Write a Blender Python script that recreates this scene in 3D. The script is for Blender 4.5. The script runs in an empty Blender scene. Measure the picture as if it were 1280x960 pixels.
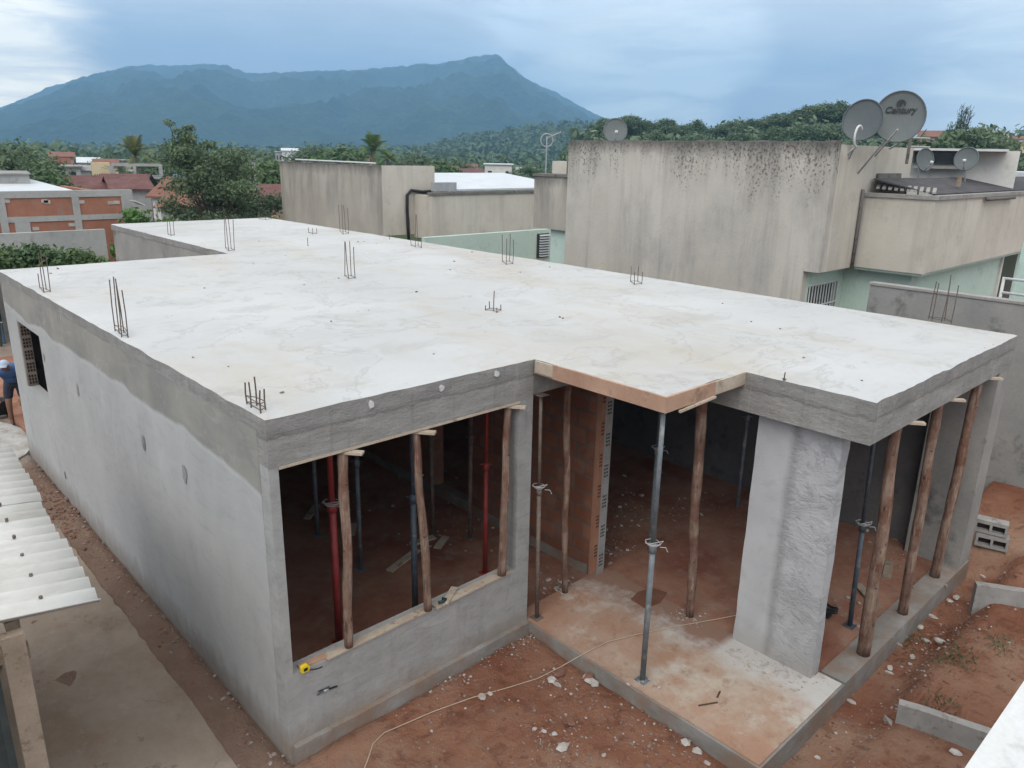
import bpy, math, random
from mathutils import Vector, Matrix, noise as mnoise
R = math.radians
scene = bpy.context.scene
COL = scene.collection
rnd = random.Random(7)

# ------------------------------------------------------------------ camera
CAM = Vector((-2.39434564, -5.25792297, 5.15674091))
FW = Vector((0.65790647, 0.69595245, -0.28776597))
RT = Vector((0.73070003, -0.68239958, 0.02020606))
UP = Vector((0.18230892, 0.2235643, 0.95748758))
FPX = 955.31

def ray(px, py):
    return FW + RT * ((px - 640) / FPX) - UP * ((py - 480) / FPX)

def un(px, py, ax, v):
    d = ray(px, py); i = 'xyz'.index(ax)
    return CAM + d * ((v - CAM[i]) / d[i])

def at(px, py, dist):
    """point seen at a photograph pixel, at a horizontal distance in metres"""
    d = ray(px, py); h = math.hypot(d.x, d.y)
    return CAM + d * (dist / h)

cam_d = bpy.data.cameras.new('camera')
cam = bpy.data.objects.new('camera', cam_d); COL.objects.link(cam)
m = Matrix.Identity(4)
for i in range(3):
    m[i][0] = RT[i]; m[i][1] = UP[i]; m[i][2] = -FW[i]; m[i][3] = CAM[i]
cam.matrix_world = m
cam_d.sensor_width = 36; cam_d.lens = FPX / 1280 * 36
cam_d.clip_start = 0.05; cam_d.clip_end = 20000
scene.camera = cam

# ------------------------------------------------------------------ materials
class NT:
    def __init__(s, tree):
        s.t = tree; s.n = tree.nodes; s.l = tree.links
    def new(s, typ, **kw):
        n = s.n.new(typ)
        for k, v in kw.items(): setattr(n, k, v)
        return n
    def put(s, sock, v):
        if v is None: return
        if hasattr(v, 'is_output') or isinstance(v, bpy.types.NodeSocket): s.l.new(v, sock)
        elif isinstance(v, (tuple, list)):
            v = tuple(v)
            if sock.type == 'RGBA' and len(v) == 3: v = v + (1,)
            sock.default_value = v
        else: sock.default_value = v
    def pos(s): return s.new('ShaderNodeNewGeometry').outputs['Position']
    def obj(s): return s.new('ShaderNodeTexCoord').outputs['Object']
    def normal(s): return s.new('ShaderNodeNewGeometry').outputs['Normal']
    def map(s, vec, scale=(1, 1, 1), rot=(0, 0, 0), loc=(0, 0, 0)):
        n = s.new('ShaderNodeMapping'); s.put(n.inputs['Vector'], vec)
        n.inputs['Scale'].default_value = scale; n.inputs['Rotation'].default_value = rot; n.inputs['Location'].default_value = loc
        return n.outputs[0]
    def noise(s, vec, scale, detail=5, rough=.6, dist=0):
        n = s.new('ShaderNodeTexNoise'); s.put(n.inputs['Vector'], vec)
        n.inputs['Scale'].default_value = scale; n.inputs['Detail'].default_value = detail
        n.inputs['Roughness'].default_value = rough; n.inputs['Distortion'].default_value = dist
        return n.outputs['Fac']
    def voro(s, vec, scale, out='Distance', feature='F1'):
        n = s.new('ShaderNodeTexVoronoi', feature=feature); s.put(n.inputs['Vector'], vec); n.inputs['Scale'].default_value = scale
        return n.outputs[out]
    def rng(s, v, a, b, c=0., d=1.):
        n = s.new('ShaderNodeMapRange'); n.clamp = True; s.put(n.inputs[0], v)
        for i, x in enumerate((a, b, c, d)): s.put(n.inputs[i + 1], x)
        return n.outputs[0]
    def math(s, op, a, b=None, c=None):
        n = s.new('ShaderNodeMath', operation=op); s.put(n.inputs[0], a); s.put(n.inputs[1], b)
        if c is not None: s.put(n.inputs[2], c)
        return n.outputs[0]
    def mix(s, f, a, b, mode='MIX'):
        n = s.new('ShaderNodeMix', data_type='RGBA', blend_type=mode)
        s.put(n.inputs[0], f); s.put(n.inputs[6], a); s.put(n.inputs[7], b)
        return n.outputs[2]
    def xyz(s, v):
        n = s.new('ShaderNodeSeparateXYZ'); s.put(n.inputs[0], v); return n.outputs
    def bump(s, h, strength=.4, dist=.02, nrm=None):
        n = s.new('ShaderNodeBump'); s.put(n.inputs['Height'], h)
        n.inputs['Strength'].default_value = strength; n.inputs['Distance'].default_value = dist
        if nrm is not None: s.put(n.inputs['Normal'], nrm)
        return n.outputs[0]

def material(name, fn, rough=.85, spec=.25, metal=0.):
    mt = bpy.data.materials.new(name); mt.use_nodes = True
    t = NT(mt.node_tree); b = t.n['Principled BSDF']
    b.inputs['Roughness'].default_value = rough; b.inputs['Metallic'].default_value = metal
    b.inputs['Specular IOR Level'].default_value = spec
    r = fn(t)
    if isinstance(r, tuple) and len(r) == 2 and not isinstance(r[0], (int, float)): c, nrm = r
    else: c, nrm = r, None
    t.put(b.inputs['Base Color'], c)
    if nrm is not None: t.put(b.inputs['Normal'], nrm)
    return mt

def rough_surface(name, c1, c2, scale=3, c3=None, s3=14, bump=.4, bscale=40, rough=.9, obj=False, spec=.2, metal=0., bdist=.01):
    def fn(t):
        p = t.obj() if obj else t.pos()
        c = t.mix(t.rng(t.noise(p, scale, 6, .65), .34, .66), c1, c2)
        if c3 is not None: c = t.mix(t.rng(t.noise(p, s3, 5, .7), .55, .68), c, c3)
        fine = t.noise(p, bscale, 4, .7)
        c = t.mix(t.math('MULTIPLY', t.rng(fine, .3, .7), .25), c, tuple(x * .6 for x in c1))
        return c, t.bump(fine, bump, bdist)
    return material(name, fn, rough, spec, metal)

M = {}
def f_slab(t):
    p = t.pos()
    big = t.noise(t.map(p, (1, 1, 1)), .35, 6, .6)
    c = t.mix(t.rng(big, .35, .65), (.435, .435, .43), (.50, .50, .497))
    warm = t.noise(t.map(p, (1.1, .55, 1), (0, 0, .5), (3.1, 5, 0)), .55, 7, .68)
    c = t.mix(t.math('MULTIPLY', t.rng(warm,   .50, .70), .7), c, (.42, .375, .31))
    st = t.noise(t.map(p, (1, 1.5, 1), (0, 0, .35)), 1.0, 9, .70, .8)
    c = t.mix(t.math('MULTIPLY', t.rng(st, .53, .69), .42), c, (.325, .31, .29))
    pud = t.noise(t.map(p, (1, 1.2, 1), (0, 0, .2), (2, 7, 0)), .62, 6, .62, .5)
    ring_ = t.math('MULTIPLY', t.rng(pud, .535, .548), t.rng(pud, .552, .566, 1., 0.))
    c = t.mix(t.math('MULTIPLY', ring_, .3), c, (.26, .25, .235))
    c = t.mix(t.math('MULTIPLY', t.rng(pud, .55, .64), .22), c, (.36, .355, .345))
    lines = t.math('ABSOLUTE', t.math('SUBTRACT', t.noise(t.map(p, (1, 1.7, 1), (0, 0, .4), (9, 2, 0)), .8, 6, .6, .8), .5))
    c = t.mix(t.math('MULTIPLY', t.rng(lines, .0, .010, 1., 0.), t.rng(t.noise(p, .9, 3), .52, .64, 0., .22)), c, (.30, .29, .275))
    sp = t.voro(t.map(p, (1, 1, 0)), 6.5)
    spm = t.rng(t.noise(t.map(p, (1, 1, 0)), 1.3, 4), .50, .60)
    c = t.mix(t.math('MULTIPLY', t.rng(sp, .05, .10, 1., 0.), spm), c, (.20, .18, .16))
    grit_ = t.noise(p, 34, 6, .85)
    c = t.mix(t.rng(grit_, .58, .70, 0., .30), c, (.27, .26, .245))
    fine = t.noise(p, 60, 4, .7)
    fl = t.noise(t.map(p, (1, 1.6, 1), (0, 0, .35)), 7, 6, .75)
    c = t.mix(t.rng(fl, .54, .74, 0., .22), c, (.33, .32, .305))
    return c, t.bump(t.math('ADD', t.math('MULTIPLY', st, 2.), t.math('ADD', fine, fl)), .35, .012)
M['slab'] = material('slab_concrete', f_slab, .92, .15)

def f_edge(t):
    p = t.pos(); x, y, z = t.xyz(p)
    lay = t.noise(t.map(p, (1.2, 1.2, 5)), 1.6, 7, .68)
    c = t.mix(t.rng(lay, .32, .68), (.225, .215, .20), (.33, .32, .305))
    # cold joint between the beam and the poured slab: a ragged line
    j = t.math('ADD', z, t.math('MULTIPLY', t.math('SUBTRACT', t.noise(t.map(p, (1, 1, .2)), 6, 6, .7), .5), .10))
    line = t.math('MULTIPLY', t.rng(j, 3.005, 3.02), t.rng(j, 3.025, 3.05, 1., 0.))
    c = t.mix(t.math('MULTIPLY', line, .55), c, (.12, .11, .10))
    c = t.mix(t.rng(j, 3.03, 3.05, 0., .28), c, (.20, .195, .19))
    dr = t.noise(t.map(p, (5, 5, .35), (0, 0, 0), (2, 2, 2)), 1.5, 7, .75)
    c = t.mix(t.rng(dr, .54, .70, 0., .5), c, (.15, .142, .13)); c = t.mix(t.rng(dr, .44, .32, 0., .35), c, (.43, .42, .40))
    hc = t.noise(t.map(p, (1, 1, 1.5)), 11, 5, .8)
    c = t.mix(t.rng(hc, .60, .68, 0., .6), c, (.13, .125, .12))
    bl = t.noise(t.map(p, (1, 1, 2.5)), 3.2, 5, .6)
    c = t.mix(t.math('MULTIPLY', t.rng(bl, .56, .7), .45), c, (.40, .37, .33))
    fine = t.noise(p, 45, 5, .75)
    return c, t.bump(t.math('ADD', t.math('MULTIPLY', hc, -2.), t.math('ADD', t.math('MULTIPLY', lay, 2), fine)), .6, .014)
M['edge'] = material('cast_beam_concrete', f_edge, .93, .15)

def f_leftwall(t):
    p = t.pos(); x, y, z = t.xyz(p)
    big = t.noise(t.map(p, (1, .8, .55)), .8, 7, .62)
    c = t.mix(t.rng(big, .33, .67), (.345, .34, .335), (.425, .42, .412))
    pat = t.noise(t.map(p, (1, 1.2, .5), (0, 0, 0), (0, 4, 1)), 1.7, 6, .6)
    c = t.mix(t.math('MULTIPLY', t.rng(pat, .55, .7), .38), c, (.265, .262, .258))
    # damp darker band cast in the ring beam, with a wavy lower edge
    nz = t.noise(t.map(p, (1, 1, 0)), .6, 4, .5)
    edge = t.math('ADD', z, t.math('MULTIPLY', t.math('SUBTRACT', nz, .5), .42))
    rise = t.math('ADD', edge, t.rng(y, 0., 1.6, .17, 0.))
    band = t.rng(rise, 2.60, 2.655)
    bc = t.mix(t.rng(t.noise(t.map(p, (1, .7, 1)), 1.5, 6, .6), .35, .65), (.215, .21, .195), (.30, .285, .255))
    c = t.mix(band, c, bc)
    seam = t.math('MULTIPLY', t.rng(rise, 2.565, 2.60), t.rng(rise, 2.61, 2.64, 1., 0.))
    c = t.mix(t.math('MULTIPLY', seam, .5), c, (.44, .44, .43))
    fm = t.noise(t.map(p, (1, .9, 2.6), (.25, 0, 0)), 2.4, 7, .72, 1.2)
    c = t.mix(t.rng(fm, .52, .70, 0., .38), c, (.27, .27, .275)); c = t.mix(t.rng(fm, .46, .30, 0., .25), c, (.47, .47, .47))
    ck = t.math('ABSOLUTE', t.math('SUBTRACT', t.noise(t.map(p, (1, 2.2, .5), (0, 0, 0), (0, 3, 2)), .55, 5, .6, .5), .5))
    c = t.mix(t.math('MULTIPLY', t.rng(ck, .0, .006, .55, 0.), t.rng(t.noise(p, .7, 2), .5, .6)), c, (.47, .47, .465))
    splash = t.math('SUBTRACT', z, t.math('MULTIPLY', t.noise(t.map(p, (1, 2, 1)), 3, 6, .7), .55))
    c = t.mix(t.rng(splash, -.2, .10, .7, 0.), c, (.21, .175, .145))
    fine = t.noise(p, 35, 5, .7)
    return c, t.bump(t.math('ADD', t.math('MULTIPLY', pat, 2.), fine), .28, .01)
M['leftwall'] = material('grey_render_wall', f_leftwall, .92, .15)

def f_plaster(t):
    p = t.pos(); x, y, z = t.xyz(p)
    a = t.noise(t.map(p, (1, 1, 1.4)), 1.8, 7, .65)
    c = t.mix(t.rng(a, .33, .67), (.285, .28, .27), (.385, .38, .37))
    tw = t.noise(t.map(p, (1, 1, 2.8), (0, .35, 0), (2, 2, 2)), 3.2, 8, .74, 1.4)
    c = t.mix(t.rng(tw, .52, .68, 0., .5), c, (.215, .21, .20)); c = t.mix(t.rng(tw, .46, .30, 0., .35), c, (.46, .455, .445))
    b = t.noise(t.map(p, (2.4, 2.4, .8), (0, 0, 0), (7, 3, 2)), 1.6, 6, .7)
    c = t.mix(t.rng(b, .54, .70, 0., .5), c, (.20, .195, .185))
    splash = t.math('SUBTRACT', z, t.math('MULTIPLY', t.noise(t.map(p, (1, 1, 1)), 3.4, 6, .7), .3))
    c = t.mix(t.rng(splash, -.02, .2, .6, 0.), c, (.24, .17, .12))
    fine = t.noise(p, 28, 6, .75)
    return c, t.bump(t.math('ADD', a, fine), .55, .015)
M['plaster'] = material('front_cement_plaster', f_plaster, .93, .15)

def f_roughcast(t):
    p = t.pos(); x, y, z = t.xyz(p)
    a = t.noise(t.map(p, (1, 1, .8)), 1.6, 6, .6)
    c = t.mix(t.rng(a, .33, .67), (.42, .425, .435), (.51, .515, .525))
    groove = t.math('ABSOLUTE', t.math('ADD', t.math('ADD', y, 2.12), t.math('MULTIPLY', t.math('SUBTRACT', t.noise(p, 3, 4), .5), .06)))
    c = t.mix(t.rng(groove, .0, .07, .5, 0.), c, (.22, .215, .21))
    splash = t.math('SUBTRACT', z, t.math('MULTIPLY', t.noise(p, 3.4, 6, .7), .3))
    c = t.mix(t.rng(splash, .1, .3, .4, 0.), c, (.30, .25, .2))
    side = t.rng(y, -2.16, -2.06, 1., .12)
    lumps = t.noise(t.map(p, (1, 1, 1.6)), 14, 6, .7)
    sw = t.noise(t.map(p, (1, 1, 1.2), (.5, 0, 0)), 3.2, 6, .7, .8)
    h = t.math('MULTIPLY', t.math('MULTIPLY', t.rng(lumps, .38, .66), t.rng(sw, .40, .60, .15, 1.)), side)
    c = t.mix(t.rng(sw, .50, .66, 0., .35), c, (.33, .33, .335))
    c = t.mix(t.math('MULTIPLY', t.rng(lumps, .56, .68), t.math('MULTIPLY', side, .3)), c, (.52, .52, .53))
    return c, t.bump(t.math('ADD', h, t.math('MULTIPLY', t.noise(p, 50, 4), .15)), .7, .022)
M['roughcast'] = material('thrown_cement_column', f_roughcast, .95, .1)

def f_neigh(t):
    p = t.pos(); x, y, z = t.xyz(p)
    a = t.noise(t.map(p, (1, 1, .6)), .7, 7, .62)
    c = t.mix(t.rng(a, .33, .67), (.43, .395, .345), (.53, .49, .435))
    st = t.noise(t.map(p, (1.5, 1.5, .16)), 1.5, 8, .72, .5)
    c = t.mix(t.math('MULTIPLY', t.rng(st, .47, .68, 0., .55), t.rng(t.noise(p, .45, 4), .38, .6, .2, 1.)), c, (.235, .215, .195))
    blot = t.noise(t.map(p, (1, 1, .7), (0, 0, 0), (3, 8, 1)), .75, 7, .68)
    c = t.mix(t.rng(blot, .50, .68, 0., .5), c, (.26, .25, .235))
    top = t.math('ADD', z, t.math('MULTIPLY', t.math('SUBTRACT', t.noise(t.map(p, (1, 1, .1), (0, 0, 0), (2, 9, 0)), .9, 5, .7), .5), 4.6))
    hi = t.rng(top, 4.55, 5.5)
    sp = t.math('ADD', t.noise(t.map(p, (1, 1, .8)), 21, 6, .72), t.math('MULTIPLY', hi, .085))
    c = t.mix(t.math('MULTIPLY', t.rng(hi, .05, .4), t.rng(sp, .585, .66, 0., .85)), c, (.05, .046, .043))
    wash = t.math('MULTIPLY', hi, t.rng(st, .40, .60, .1, .55))
    c = t.mix(wash, c, (.14, .13, .12))
    rim = t.math('ADD', z, t.math('MULTIPLY', t.noise(t.map(p, (1, 1, .3)), 4, 6, .75), .55))
    c = t.mix(t.rng(rim, 5.46, 5.76, 0., .8), c, (.075, .07, .066))
    fine = t.noise(p, 18, 5, .7)
    return c, t.bump(t.math('ADD', fine, a), .35, .02)
M['neigh'] = material('weathered_beige_render', f_neigh, .95, .12)

def f_neigh2(t):
    p = t.pos(); x, y, z = t.xyz(p)
    a = t.noise(t.map(p, (1, 1, .6)), .8, 7, .62)
    c = t.mix(t.rng(a, .33, .67), (.345, .31, .265), (.44, .405, .35))
    st = t.noise(t.map(p, (1.1, 1.1, .16)), 1.5, 8, .7, .4)
    down = t.rng(z, 2.6, 4.8, .15, 1.)
    c = t.mix(t.math('MULTIPLY', t.math('MULTIPLY', t.rng(st, .46, .66), .75), down), c, (.15, .14, .13))
    rim = t.math('ADD', z, t.math('MULTIPLY', t.noise(t.map(p, (1, 1, .3)), 3, 6, .75), .7))
    c = t.mix(t.rng(rim, 4.75, 5.15, 0., .8), c, (.075, .07, .068))
    fine = t.noise(p, 18, 5, .7)
    return c, t.bump(fine, .3, .02)
M['neigh2'] = material('streaked_beige_render', f_neigh2, .95, .12)

def f_beige(t):
    p = t.pos()
    a = t.noise(p, .8, 7, .62)
    c = t.mix(t.rng(a, .33, .67), (.47, .425, .36), (.57, .525, .455))
    st = t.noise(t.map(p, (1.8, 1.8, .14), (0, 0, 0), (1, 6, 0)), 1.6, 8, .72, .4)
    c = t.mix(t.rng(st, .50, .70, 0., .5), c, (.32, .30, .27))
    c = t.mix(t.rng(t.noise(p, 2.1, 7, .7), .54, .70, 0., .5), c, (.33, .31, .28))
    return c, t.bump(t.noise(p, 18, 5, .7), .3, .02)
M['beige'] = material('beige_parapet_render', f_beige, .95, .12)
M['mint'] = rough_surface('mint_green_paint', (.45, .57, .50), (.52, .63, .56), .8, (.40, .48, .43), 3, .15, 20, .7)
M['bwall'] = rough_surface('boundary_wall_render', (.24, .235, .225), (.33, .315, .29), 1.2, (.12, .115, .11), 1.4, .35, 22)
M['shade_wall'] = rough_surface('inner_render_shade_dark', (.105, .10, .098), (.17, .16, .15), 1.2, (.07, .066, .062), 1.6, .35, 22)  # grey render with the gloom of the rooms put into its colour
M['cap'] = rough_surface('dark_mossy_coping', (.14, .13, .12), (.21, .2, .185), 3, (.05, .05, .045), 6, .4, 30)
M['white'] = rough_surface('white_paint', (.56, .56, .55), (.62, .62, .61), 2, (.47, .46, .44), 5, .15, 30, .6)
M['whitemetal'] = rough_surface('white_metal_sheet', (.50, .52, .54), (.58, .60, .62), 1.2, None, 5, .05, 20, .5, spec=.4)
M['greymetal'] = rough_surface('galvanised_metal', (.33, .34, .35), (.45, .46, .47), 4, None, 5, .1, 30, .5, spec=.5, metal=.3)
M['rebar'] = rough_surface('rusty_rebar_steel', (.10, .075, .06), (.15, .12, .10), 30, (.2, .09, .04), 40, .4, 200, .8)
M['redprop'] = rough_surface('red_painted_steel', (.28, .03, .03), (.36, .05, .045), 8, (.12, .06, .05), 15, .2, 80, .5, spec=.4)
M['blueprop'] = rough_surface('dark_blue_steel', (.05, .065, .085), (.08, .1, .12), 8, (.2, .2, .2), 12, .2, 80, .55, spec=.4)
M['steelprop'] = rough_surface('worn_grey_steel', (.11, .13, .14), (.20, .22, .235), 6, (.32, .31, .3), 10, .3, 80, .55, spec=.4)
M['rustprop'] = rough_surface('rusty_steel', (.13, .1, .085), (.2, .15, .12), 8, (.26, .25, .24), 12, .3, 80, .7)
M['wire'] = rough_surface('pale_tie_wire', (.36, .35, .34), (.46, .45, .44), 20, None, 5, .1, 80)
M['plywood'] = rough_surface('pink_formwork_timber', (.36, .215, .15), (.48, .31, .22), 2.2, (.27, .18, .13), 5, .25, 60)
M['plank'] = rough_surface('pale_plank_wood', (.40, .32, .245), (.52, .44, .36), 5, (.25, .18, .13), 9, .3, 60)
M['sawn'] = rough_surface('weathered_sawn_timber', (.23, .175, .13), (.33, .26, .2), 4, (.14, .1, .075), 9, .4, 50)
def f_pole(t):
    p = t.obj()
    a = t.noise(t.map(p, (7, 7, 1.4)), 1.6, 7, .7)
    c = t.mix(t.rng(a, .36, .64), (.155, .095, .07), (.31, .225, .175))
    b = t.noise(p, 2.2, 5, .65)
    c = t.mix(t.rng(b, .44, .60, 0., .85), c, (.125, .05, .032))
    fl_ = t.noise(t.map(p, (12, 12, 1.1), (0, 0, 0), (3, 1, 0)), 1.8, 6, .75)
    c = t.mix(t.rng(fl_, .56, .66, 0., .7), c, (.40, .32, .26)); c = t.mix(t.rng(fl_, .44, .34, 0., .8), c, (.06, .035, .026))
    k = t.voro(t.map(p, (7, 7, 3)), 1.3)
    c = t.mix(t.rng(k, .06, .14, .85, 0.), c, (.05, .03, .02))
    return c, t.bump(a, .6, .02)
M['pole'] = material('eucalyptus_pole_bark', f_pole, .9, .15)

def f_brick(t):
    p = t.pos(); x, y, z = t.xyz(p)
    cv = t.new('ShaderNodeCombineXYZ'); t.put(cv.inputs[0], t.math('ADD', y, x)); t.put(cv.inputs[1], z)
    b = t.new('ShaderNodeTexBrick'); t.put(b.inputs['Vector'], cv.outputs[0])
    b.inputs['Scale'].default_value = 1; b.inputs['Brick Width'].default_value = .30; b.inputs['Row Height'].default_value = .205
    b.inputs['Mortar Size'].default_value = .014; b.inputs['Mortar Smooth'].default_value = .2
    b.inputs['Color1'].default_value = (.20, .082, .05, 1); b.inputs['Color2'].default_value = (.28, .125, .08, 1); b.inputs['Mortar'].default_value = (.155, .12, .10, 1)
    c = t.mix(t.rng(t.noise(p, 3, 6, .7), .5, .7, 0., .55), b.outputs['Color'], (.27, .2, .16))
    h = t.math('SUBTRACT', 1., b.outputs['Fac'])
    return c, t.bump(t.math('ADD', h, t.math('MULTIPLY', t.noise(t.map(p, (1, 1, 6)), 12), .4)), .6, .012)
M['brick'] = material('hollow_clay_brick', f_brick, .9, .15)
M['tile_end'] = rough_surface('orange_clay_tile_end', (.30, .145, .09), (.38, .21, .145), 3, (.22, .16, .13), 5, .3, 40)
M['jamb'] = rough_surface('dusty_tile_jamb', (.20, .15, .12), (.30, .26, .23), 4, None, 5, .3, 40)
M['hole'] = rough_surface('clay_tile_hole', (.03, .02, .016), (.045, .03, .022), 4, None, 5, .1, 40)

def f_soil(t):
    p = t.pos(); x, y, z = t.xyz(p)
    a = t.noise(t.map(p, (1, 1, 1)), 1.05, 7, .66)
    c = t.mix(t.rng(a, .36, .62), (.215, .085, .050), (.30, .15, .098))
    b = t.noise(t.map(p, (1, 1, 1), (0, 0, 0), (5, 1, 0)), .62, 6, .6)
    c = t.mix(t.rng(b, .49, .64, 0., .9), c, (.36, .23, .16))
    d = t.noise(t.map(p, (1, 1, 1), (0, 0, 0), (1, 7, 0)), 2.6, 7, .72)
    c = t.mix(t.rng(d, .56, .72, 0., .55), c, (.22, .175, .145))
    ru = t.noise(t.map(p, (1, 1, 1), (0, 0, .6), (3, 3, 0)), 5.5, 5, .6, .6)
    c = t.mix(t.rng(ru, .54, .64, 0., .5), c, (.13, .055, .036))
    c = t.mix(t.rng(x, .2, -.05, 0., .75), c, t.mix(t.noise(p, 2.2, 6, .7), (.13, .085, .06), (.29, .22, .175)))
    c = t.mix(t.math('MULTIPLY', t.rng(y, 8.7, 9.3), t.rng(x, 12., 8., 0., .85)), c, t.mix(t.noise(p, 1.4, 6, .7), (.27, .21, .165), (.42, .38, .335)))
    # far country: green brown
    far = t.rng(t.math('ADD', t.math('ABSOLUTE', x), t.math('ABSOLUTE', y)), 26., 40.)
    c = t.mix(far, c, t.mix(t.rng(t.noise(p, .05, 6), .4, .6), (.05, .07, .028), (.13, .10, .06)))
    grit = t.noise(p, 26, 6, .8)
    c = t.mix(t.rng(grit, .60, .70, 0., .4), c, (.34, .25, .195))
    c = t.mix(t.rng(grit, .40, .30, 0., .5), c, (.085, .035, .02))
    return c, t.bump(t.math('ADD', t.math('MULTIPLY', ru, -2.), t.math('ADD', t.math('MULTIPLY', d, 2.), grit)), .9, .035)
M['soil'] = material('red_clay_soil', f_soil, .95, .1)
def f_floor(t):
    p = t.pos()
    a = t.noise(p, .9, 7, .66)
    c = t.mix(t.rng(a, .36, .64), (.21, .085, .058), (.34, .19, .13))
    d = t.noise(p, 3, 7, .72)
    c = t.mix(t.rng(d, .52, .70, 0., .7), c, (.30, .235, .19))
    return c, t.bump(t.math('ADD', d, t.noise(p, 30, 5, .75)), .7, .02)
M['floor'] = material('dirt_covered_floor', f_floor, .95, .1)
def f_porch(t):
    p = t.pos(); x, y, z = t.xyz(p)
    a = t.noise(p, .95, 7, .64)
    c = t.mix(t.rng(a, .34, .66), (.40, .31, .24), (.49, .415, .34))
    red = t.rng(y, -1.75, .1)
    c = t.mix(t.math('MULTIPLY', t.rng(t.noise(t.map(p, (1, 1, 1), (0, 0, 0), (8, 4, 0)), 1.15, 7, .72), .44, .60), .8), c, (.37, .21, .14))
    c = t.mix(t.math('MULTIPLY', red, t.rng(t.noise(p, 1.3, 5), .3, .6, .45, 1.)), c, (.37, .195, .125))
    b = t.noise(t.map(p, (1, 1, 1), (0, 0, 0), (4, 0, 0)), 1.5, 7, .7)
    c = t.mix(t.rng(b, .53, .66, 0., .75), c, (.53, .50, .455))
    cx = t.math('ADD', x, t.math('MULTIPLY', t.noise(p, 4, 5, .7), .8))
    c = t.mix(t.math('MULTIPLY', t.rng(cx, 4.15, 4.5), .8), c, (.53, .525, .51))
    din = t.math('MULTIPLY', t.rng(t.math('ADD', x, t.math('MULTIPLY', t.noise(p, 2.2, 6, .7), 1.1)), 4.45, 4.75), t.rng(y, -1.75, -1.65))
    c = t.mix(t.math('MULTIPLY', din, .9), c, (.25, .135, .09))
    d = t.noise(p, 5.5, 6, .75)
    c = t.mix(t.rng(d, .54, .68, 0., .65), c, (.25, .15, .10))
    c = t.mix(t.math('MULTIPLY', t.rng(t.math('SUBTRACT', x, t.math('MULTIPLY', t.noise(p, 2.6, 6, .7), .7)), 2.75, 2.45), .7), c, (.31, .17, .115))
    return c, t.bump(t.math('ADD', d, t.noise(p, 40, 5, .75)), .6, .012)
M['porch'] = material('dusty_porch_concrete', f_porch, .93, .12)
def f_porchedge(t):
    p = t.pos()
    a = t.noise(t.map(p, (1, 1, 2)), 1.6, 6, .65)
    c = t.mix(t.rng(a, .36, .62), (.19, .175, .155), (.29, .285, .275))
    c = t.mix(t.rng(t.noise(p, 2.2, 6, .7), .40, .62, 0., .85), c, (.235, .155, .11))
    return c, t.bump(t.noise(p, 35, 5, .7), .4, .01)
M['porchedge'] = material('plinth_concrete', f_porchedge, .93, .15)
def f_path(t):
    p = t.pos()
    a = t.noise(p, .7, 7, .64)
    c = t.mix(t.rng(a, .36, .64), (.205, .155, .118), (.285, .23, .18))
    c = t.mix(t.rng(t.noise(t.map(p, (1, 1, 1), (0, 0, 0), (5, 2, 0)), 1.5, 7, .7), .53, .70, 0., .65), c, (.215, .13, .085))
    c = t.mix(t.rng(t.noise(p, 5, 6, .75), .58, .7, 0., .5), c, (.33, .3, .27))
    c = t.mix(t.rng(t.noise(t.map(p, (1, .6, 1), (0, 0, 0), (1, 9, 0)), 1.0, 7, .74), .46, .62, 0., .6), c, (.30, .25, .205))
    ck = t.math('ABSOLUTE', t.math('SUBTRACT', t.noise(t.map(p, (1, .7, 1), (0, 0, 0), (4, 4, 4)), .7, 6, .65, .6), .5))
    c = t.mix(t.math('MULTIPLY', t.rng(ck, .0, .006, .7, 0.), t.rng(t.noise(p, .8, 2), .46, .56)), c, (.10, .08, .065))
    c = t.mix(t.rng(t.noise(p, 17, 6, .8), .60, .70, 0., .5), c, (.13, .10, .08))
    return c, t.bump(t.noise(p, 28, 6, .75), .45, .01)
M['path'] = material('worn_path_concrete', f_path, .93, .12)
M['spill'] = rough_surface('splashed_cement', (.30, .27, .235), (.50, .49, .475), 2.6, (.22, .16, .12), 5, .3, 40)
M['stone'] = rough_surface('broken_plaster', (.36, .31, .275), (.53, .50, .47), 6, None, 5, .4, 40)
M['greystone'] = rough_surface('broken_concrete', (.20, .155, .13), (.31, .26, .23), 6, None, 5, .4, 40)
M['redclod'] = rough_surface('red_clay_clod', (.17, .08, .055), (.25, .135, .10), 6, None, 5, .4, 40)
M['block'] = rough_surface('concrete_block', (.27, .255, .24), (.36, .345, .325), 5, (.2, .17, .15), 9, .4, 40)
def f_fibro(t):
    p = t.pos()
    c = t.mix(t.rng(t.noise(p, 1.3, 6, .65), .35, .65), (.46, .45, .42), (.58, .57, .55))
    c = t.mix(t.rng(t.noise(t.map(p, (.5, 3, 1)), 2.2, 7, .72), .52, .68, 0., .55), c, (.36, .335, .30))
    c = t.mix(t.rng(t.noise(p, 9, 6, .8), .62, .72, 0., .6), c, (.25, .24, .215))
    return c, t.bump(t.noise(p, 30, 5, .7), .2, .01)
M['fibro'] = material('white_fibre_cement', f_fibro, .9, .15)
M['black'] = rough_surface('black_plastic', (.02, .02, .022), (.03, .03, .032), 4, None, 5, .1, 30, .5)
M['dark'] = rough_surface('shed_shade_boards', (.045, .05, .05), (.075, .085, .08), 3, None, 5, .2, 30)  # near-black colour stands in for the shade under the shed roof
M['yellow'] = rough_surface('yellow_plastic', (.75, .55, .02), (.8, .6, .03), 5, None, 5, .05, 30, .4, spec=.4)
M['conduit'] = rough_surface('dull_yellow_conduit', (.42, .33, .09), (.5, .40, .14), 5, None, 5, .05, 30, .5)
M['rope'] = rough_surface('pale_string', (.46, .37, .27), (.56, .46, .35), 20, None, 5, .3, 90)
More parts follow.
